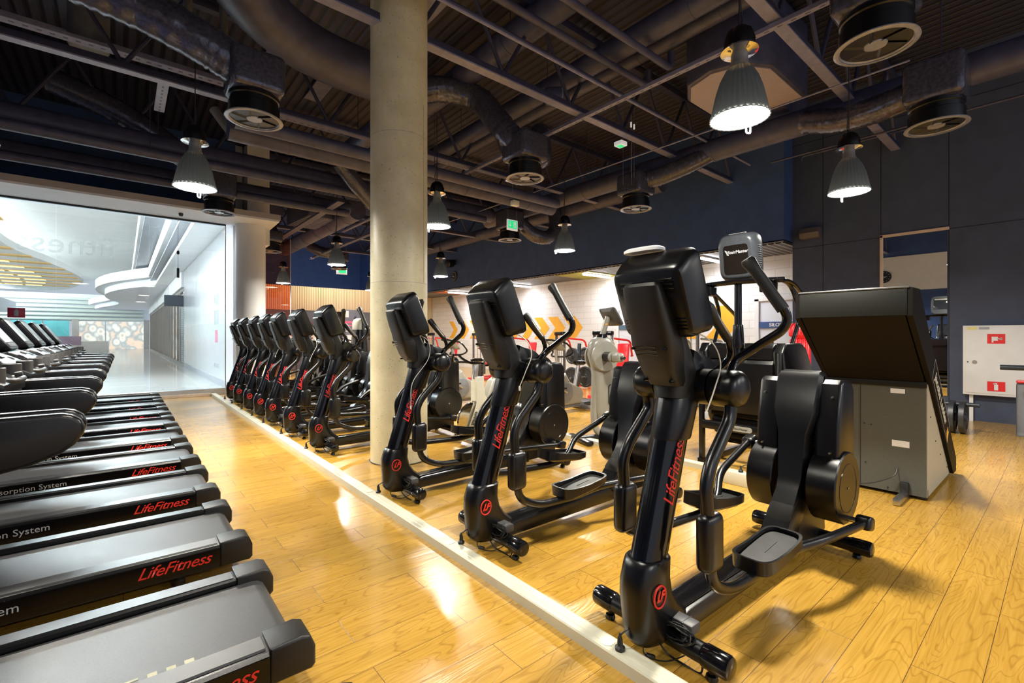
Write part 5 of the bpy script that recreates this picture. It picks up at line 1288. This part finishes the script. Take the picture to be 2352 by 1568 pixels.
# ---------------------------------------------------------------- rows of machines
T1 = full_elliptical(True); remember(T1)
ell = [(1.85, 1.20, -.035, 'nearest elliptical trainer at the right, in front of the ladder climber'),
       (1.90, 2.50, -.02, 'second elliptical trainer from the front, right of the column'),
       (1.90, 3.78, -.01, 'third elliptical trainer, directly in front of the concrete column'),
       (1.90, 5.84, 0, 'first elliptical trainer left of the concrete column'),
       (1.89, 6.95, 0, 'second elliptical trainer left of the concrete column'),
       (1.89, 8.02, 0, 'third elliptical trainer left of the concrete column'),
       (1.89, 8.86, 0, 'fourth elliptical trainer left of the concrete column'),
       (1.89, 9.75, 0, 'fifth elliptical trainer left of the concrete column'),
       (1.89, 10.75, 0, 'sixth elliptical trainer left of the concrete column'),
       (1.89, 11.6, 0, 'last elliptical trainer, closest to the glazing')]
for i, (x, y, rz, lb) in enumerate(ell):
    if i: o = dup(T1, (x, y, 0), rz, lb)
    else: T1.location = (x, y, 0); T1.rotation_euler.z = rz; T1['label'] = lb; o = T1
    if i in (0, 1, 2, 4, 6):
        if i == 2: headphone_cord(o, [(.10, -.09, 1.42), (.16, -.17, 1.35), (.15, -.18, 1.2), (.02, -.14, 1.0), (.0, -.15, .80)])
        else: headphone_cord(o, [(.06, -.10, 1.44), (.16, -.17, 1.38), (.19, -.20, 1.28), (.14, -.20, 1.17), (.10, -.185, 1.07)])
cl = MB().loft([ring(0, 0, z, a, b, 24, 3) for z, a, b in ((0, .05, .10), (.012, .05, .10), (.02, .04, .085))]).build('plastic_lid', M['white'], None, 35, (1.86, 1.27, 1.789))
tag(cl, 'small white plastic lid lying on top of the nearest trainer console', 'lid')

M['fade'] = mat('faded_yellow_print', (.45, .42, .28), .6, noise=.2)
Tm = make_treadmill(); handrails(Tm); remember(Tm)
names = ['nearest full treadmill with pale logo marks on its belt', 'second treadmill from the front', 'third treadmill from the front', 'fourth treadmill from the front', 'fifth treadmill from the front', 'sixth treadmill from the front', 'seventh treadmill from the front', 'eighth treadmill from the front', 'farthest treadmill next to the glazing']
for k in range(9):
    y = 2.34 + 1.18 * k
    o = dup(Tm, (.59, y, 0), 0, names[k])
    if k == 0:
        near = [c for c in o.children if c.name.startswith('handrail') and c.data.vertices[0].co.y < 0][0]
        near.location.x = -.28
        for x, yy, w_, h_ in ((-.40, -.238, .030, .045), (-.345, -.238, .0, .0), (-.455, -.238, .028, .04), (-.51, -.238, .028, .045), (-.59, -.222, .08, .012), (-.59, -.252, .08, .012)):
            if w_:
                m_ = MB().box((x, yy, .1856), (w_, h_, .0012)).build('belt_marking', M['fade'], o, 0); m_['label'] = 'faded pale yellow mark'
Tm.location = (.62, 1.17, 0); Tm['label'] = 'treadmill at the bottom left corner, almost outside the frame'
for c in Tm.children:
    if c.name.startswith('handrail'): c.location.x = -.42

stair_machine()
ladder_machine()
indoor_cycle()
arm_ergometer()
G1 = 'silver and black exercise bikes in the second row'
b1 = upright_bike('silver exercise bike behind the second trainer with a loop handlebar', (6.3, 6.05, 0), 0); remember(b1)
for lb, loc, rz in (('silver exercise bike between the cream cycle and the ergometer', (5.2, 6.6, 0), .1), ('silver exercise bike further back along the second raceway', (5.3, 8.0, 0), .05),
                    ('silver exercise bike just right of the concrete column', (5.2, 9.5, 0), 0), ('silver exercise bike behind the left group of trainers', (5.2, 11.4, 0), 0), ('last silver exercise bike near the round sign', (5.1, 13.2, 0), 0)):
    dup(b1, loc, rz, lb)
# black and cream headed cross trainers seen behind the left group
def head_machine(label, loc, rz=0):
    t = thing('vertical_trainer', label, 'cross trainer', loc, rz, 'dark vertical trainers with cream heads')
    MB().loft([ring(0, 0, z, rx, ry, 28, 3) for z, rx, ry in ((.1, .25, .26), (.6, .22, .25), (1.2, .16, .24), (1.55, .12, .23))]).build('body_shell', M['black'], t)
    o = MB().loft([ring(0, 0, z, rx, ry, 28, 3) for z, rx, ry in ((1.55, .12, .235), (1.72, .12, .235), (1.79, .09, .19), (1.81, .05, .12))]).build('head_shell', M['cream'], t); o['label'] = 'cream rounded head'
    for sy in (-1, 1):
        MB().tube(crom([(0, sy * .28, 1.0), (-.02, sy * .30, 1.5), (-.02, sy * .26, 1.76), (-.02, sy * .18, 1.85)]), .03, 12).build('side_handle', M['frame'], t)
        MB().box((.35, sy * .16, .30), (.40, .16, .05), .02).build('footplate', M['rubber'], t)
    MB().box((.08, 0, .06), (.70, .6, .1), .03).build('base', M['grey'], t)
    text('maker_lettering', 'TECHNOGYM', .05, M['white'], t, ((0, 0, 1), (0, 1, 0)), (-.17, 0, 1.3))
    return t
hm = head_machine('dark trainer with a cream rounded head left of the concrete column', (4.2, 10.55, 0)); remember(hm)
dup(hm, (6.4, 13.0, 0), 0, 'far dark trainer with a cream rounded head')
# strength machines
s0 = strength_machine('red strength machine behind the second trainer', (8.7, 6.8, 0), .2); remember(s0)
i = 0
for loc, rz, lb in (((9.4, 8.6, 0), -.3, 'red strength machine below the first chevrons'), ((8.9, 10.4, 0), 0, 'red strength machine in the middle of the block wall'), ((9.2, 12.3, 0), .3, 'red strength machine below the middle chevrons'),
                    ((8.6, 14.2, 0), 0, 'red strength machine below the far chevrons'), ((6.9, 15.2, 0), .4, 'red strength machine in front of the dark doorway'), ((5.6, 16.2, 0), -.4, 'red strength machine beside the round sign'), ((8.0, 17.4, 0), 0, 'farthest red strength machine by the poster')):
    dup(s0, loc, rz, lb)
s1 = strength_machine('silver strength machine behind the stair climber', (9.3, 4.9, 0), -.2, False, 1)
ribbed_seat_machine()
# plate tree and plates
pt = thing('plate_tree', 'black plate storage tree between the ergometer and the bikes', 'plate rack', (7.25, 6.55, 0))
MB().box((0, 0, .05), (.7, .6, .06), .01).build('base', M['frame'], pt); MB().tube([(-.05, 0, .06), (.0, 0, .7), (.05, 0, 1.25)], .04, 12).build('mast', M['frame'], pt)
for z, s in ((.55, -1), (.55, 1), (1.0, -1), (1.0, 1)): MB().cyl((0, 0, z), (s * .3, -.06, z), .022, 12).build('peg', M['steel'], pt)
for i, (x, z, r, lb) in enumerate(((-.2, .55, .22, 'large black plate at the lower front of the plate tree'), (.2, .55, .22, 'large black plate at the lower back of the plate tree'), (-.2, 1.0, .17, 'small black plate at the upper front of the plate tree'), (.2, 1.0, .17, 'small black plate at the upper back of the plate tree'))):
    plate('weight_plate', lb, 'weight plate', (7.25 + x, 6.52, z), 'X', r, .05, 'plates on the plate tree')
rk = thing('loading_bar', 'black steel loading bar on a low stand right of the ladder climber', 'barbell stand', (9.3, 1.42, 0))
MB().cyl((0, -.60, .42), (0, .5, .42), .03, 16).build('bar', M['frame'], rk); MB().box((0, .45, .22), (.1, .1, .44), .01).build('stand', M['redpaint'], rk); MB().box((0, .45, .02), (.6, .3, .04), .01).build('stand_base', M['frame'], rk)
plate('weight_plate', 'front black plate leaning on the floor beside the ladder climber', 'weight plate', (9.3, .99, .235), 'Y', .235, .07, 'plates beside the ladder climber')
plate('weight_plate', 'rear black plate leaning on the floor beside the ladder climber', 'weight plate', (9.3, 1.10, .235), 'Y', .235, .07, 'plates beside the ladder climber')
bp = thing('bench_frame', 'dark strength bench frame cut by the right edge of the frame', 'bench', (9.75, .31, 0))
MB().prism([(-.14, 0), (-.10, .05), (-.09, .70), (-.06, .74), (.08, .74), (.10, .05), (.14, 0)], -.2, .18, 'Y', bev=.02).build('upright', M['adapter'], bp)
MB().box((0, -.01, .76), (.2, .38, .04), .015).build('red_top_pad', M['redpaint'], bp); MB().cyl((-.6, .30, .98), (-.6, -.8, .98), .035, 14).build('bar', M['frame'], bp)
MB().tube([(-.6, -.5, .98), (-.1, -.1, .72)], .03, 10).build('bar_arm', M['frame'], bp)

# ---------------------------------------------------------------- unseen area lights added for mall daylight and the oak wall
area('mall_daylight_fill', (-11.2, 33, 6.2), 4, 7500, (.88, .95, 1), 'RECTANGLE', rot=(0, -.9, 0), sy=34)  # unseen area light added in place of daylight across the mall
area('mall_walk_fill', (-.3, 15.6, 6.3), 4, 750, (.90, .96, 1), 'RECTANGLE', sy=2.6, rot=(.15, 0, 0))  # added out of view above the glass header to brighten the near walk
area('mall_entry_fill', (-.6, 23, 6.75), 4.5, 520, (.84, .92, 1), 'RECTANGLE', sy=1.2, rot=(-1.16, 0, 0), spread=1.9)  # added out of view, sends stand-in daylight through the glass onto the aisle
area('mall_far_fill', (-11, 60, 6.2), 4, 1800, (.9, .96, 1), 'RECTANGLE', rot=(0, -.9, 0), sy=10)  # unseen stand-in for daylight, added at the far end of the mall
area('oak_wall_fill', (7.0, 18.6, 4.4), 3, 75, (1, .94, .85), 'RECTANGLE', sy=.6, rot=(.8, 0, 0))  # fill added to brighten the oak slats, no fitting hangs here

wd = bpy.data.worlds.new('World'); SC.world = wd; wd.use_nodes = True
bg = wd.node_tree.nodes['Background']; bg.inputs[0].default_value = (.80, .86, 1, 1); bg.inputs[1].default_value = .42

cam = bpy.data.cameras.new('Camera'); co = bpy.data.objects.new('Camera', cam); COL.objects.link(co)
cam.sensor_width = 36; cam.lens = 36 * 1070 / 2352; cam.shift_y = -12 / 2352 ; cam.clip_start = .02; cam.clip_end = 300
yaw = math.atan(893 / 1070)
co.location = (0, 0, 1.4); co.rotation_euler = (PI / 2, 0, -yaw)
SC.camera = co
vs = SC.view_settings; vs.view_transform = 'Standard'; vs.look = 'None'; vs.gamma = 1; vs.use_curve_mapping = False; vs.exposure = .68
SC.cycles.max_bounces = 8; SC.cycles.transparent_max_bounces = 12; SC.cycles.sample_clamp_indirect = 6
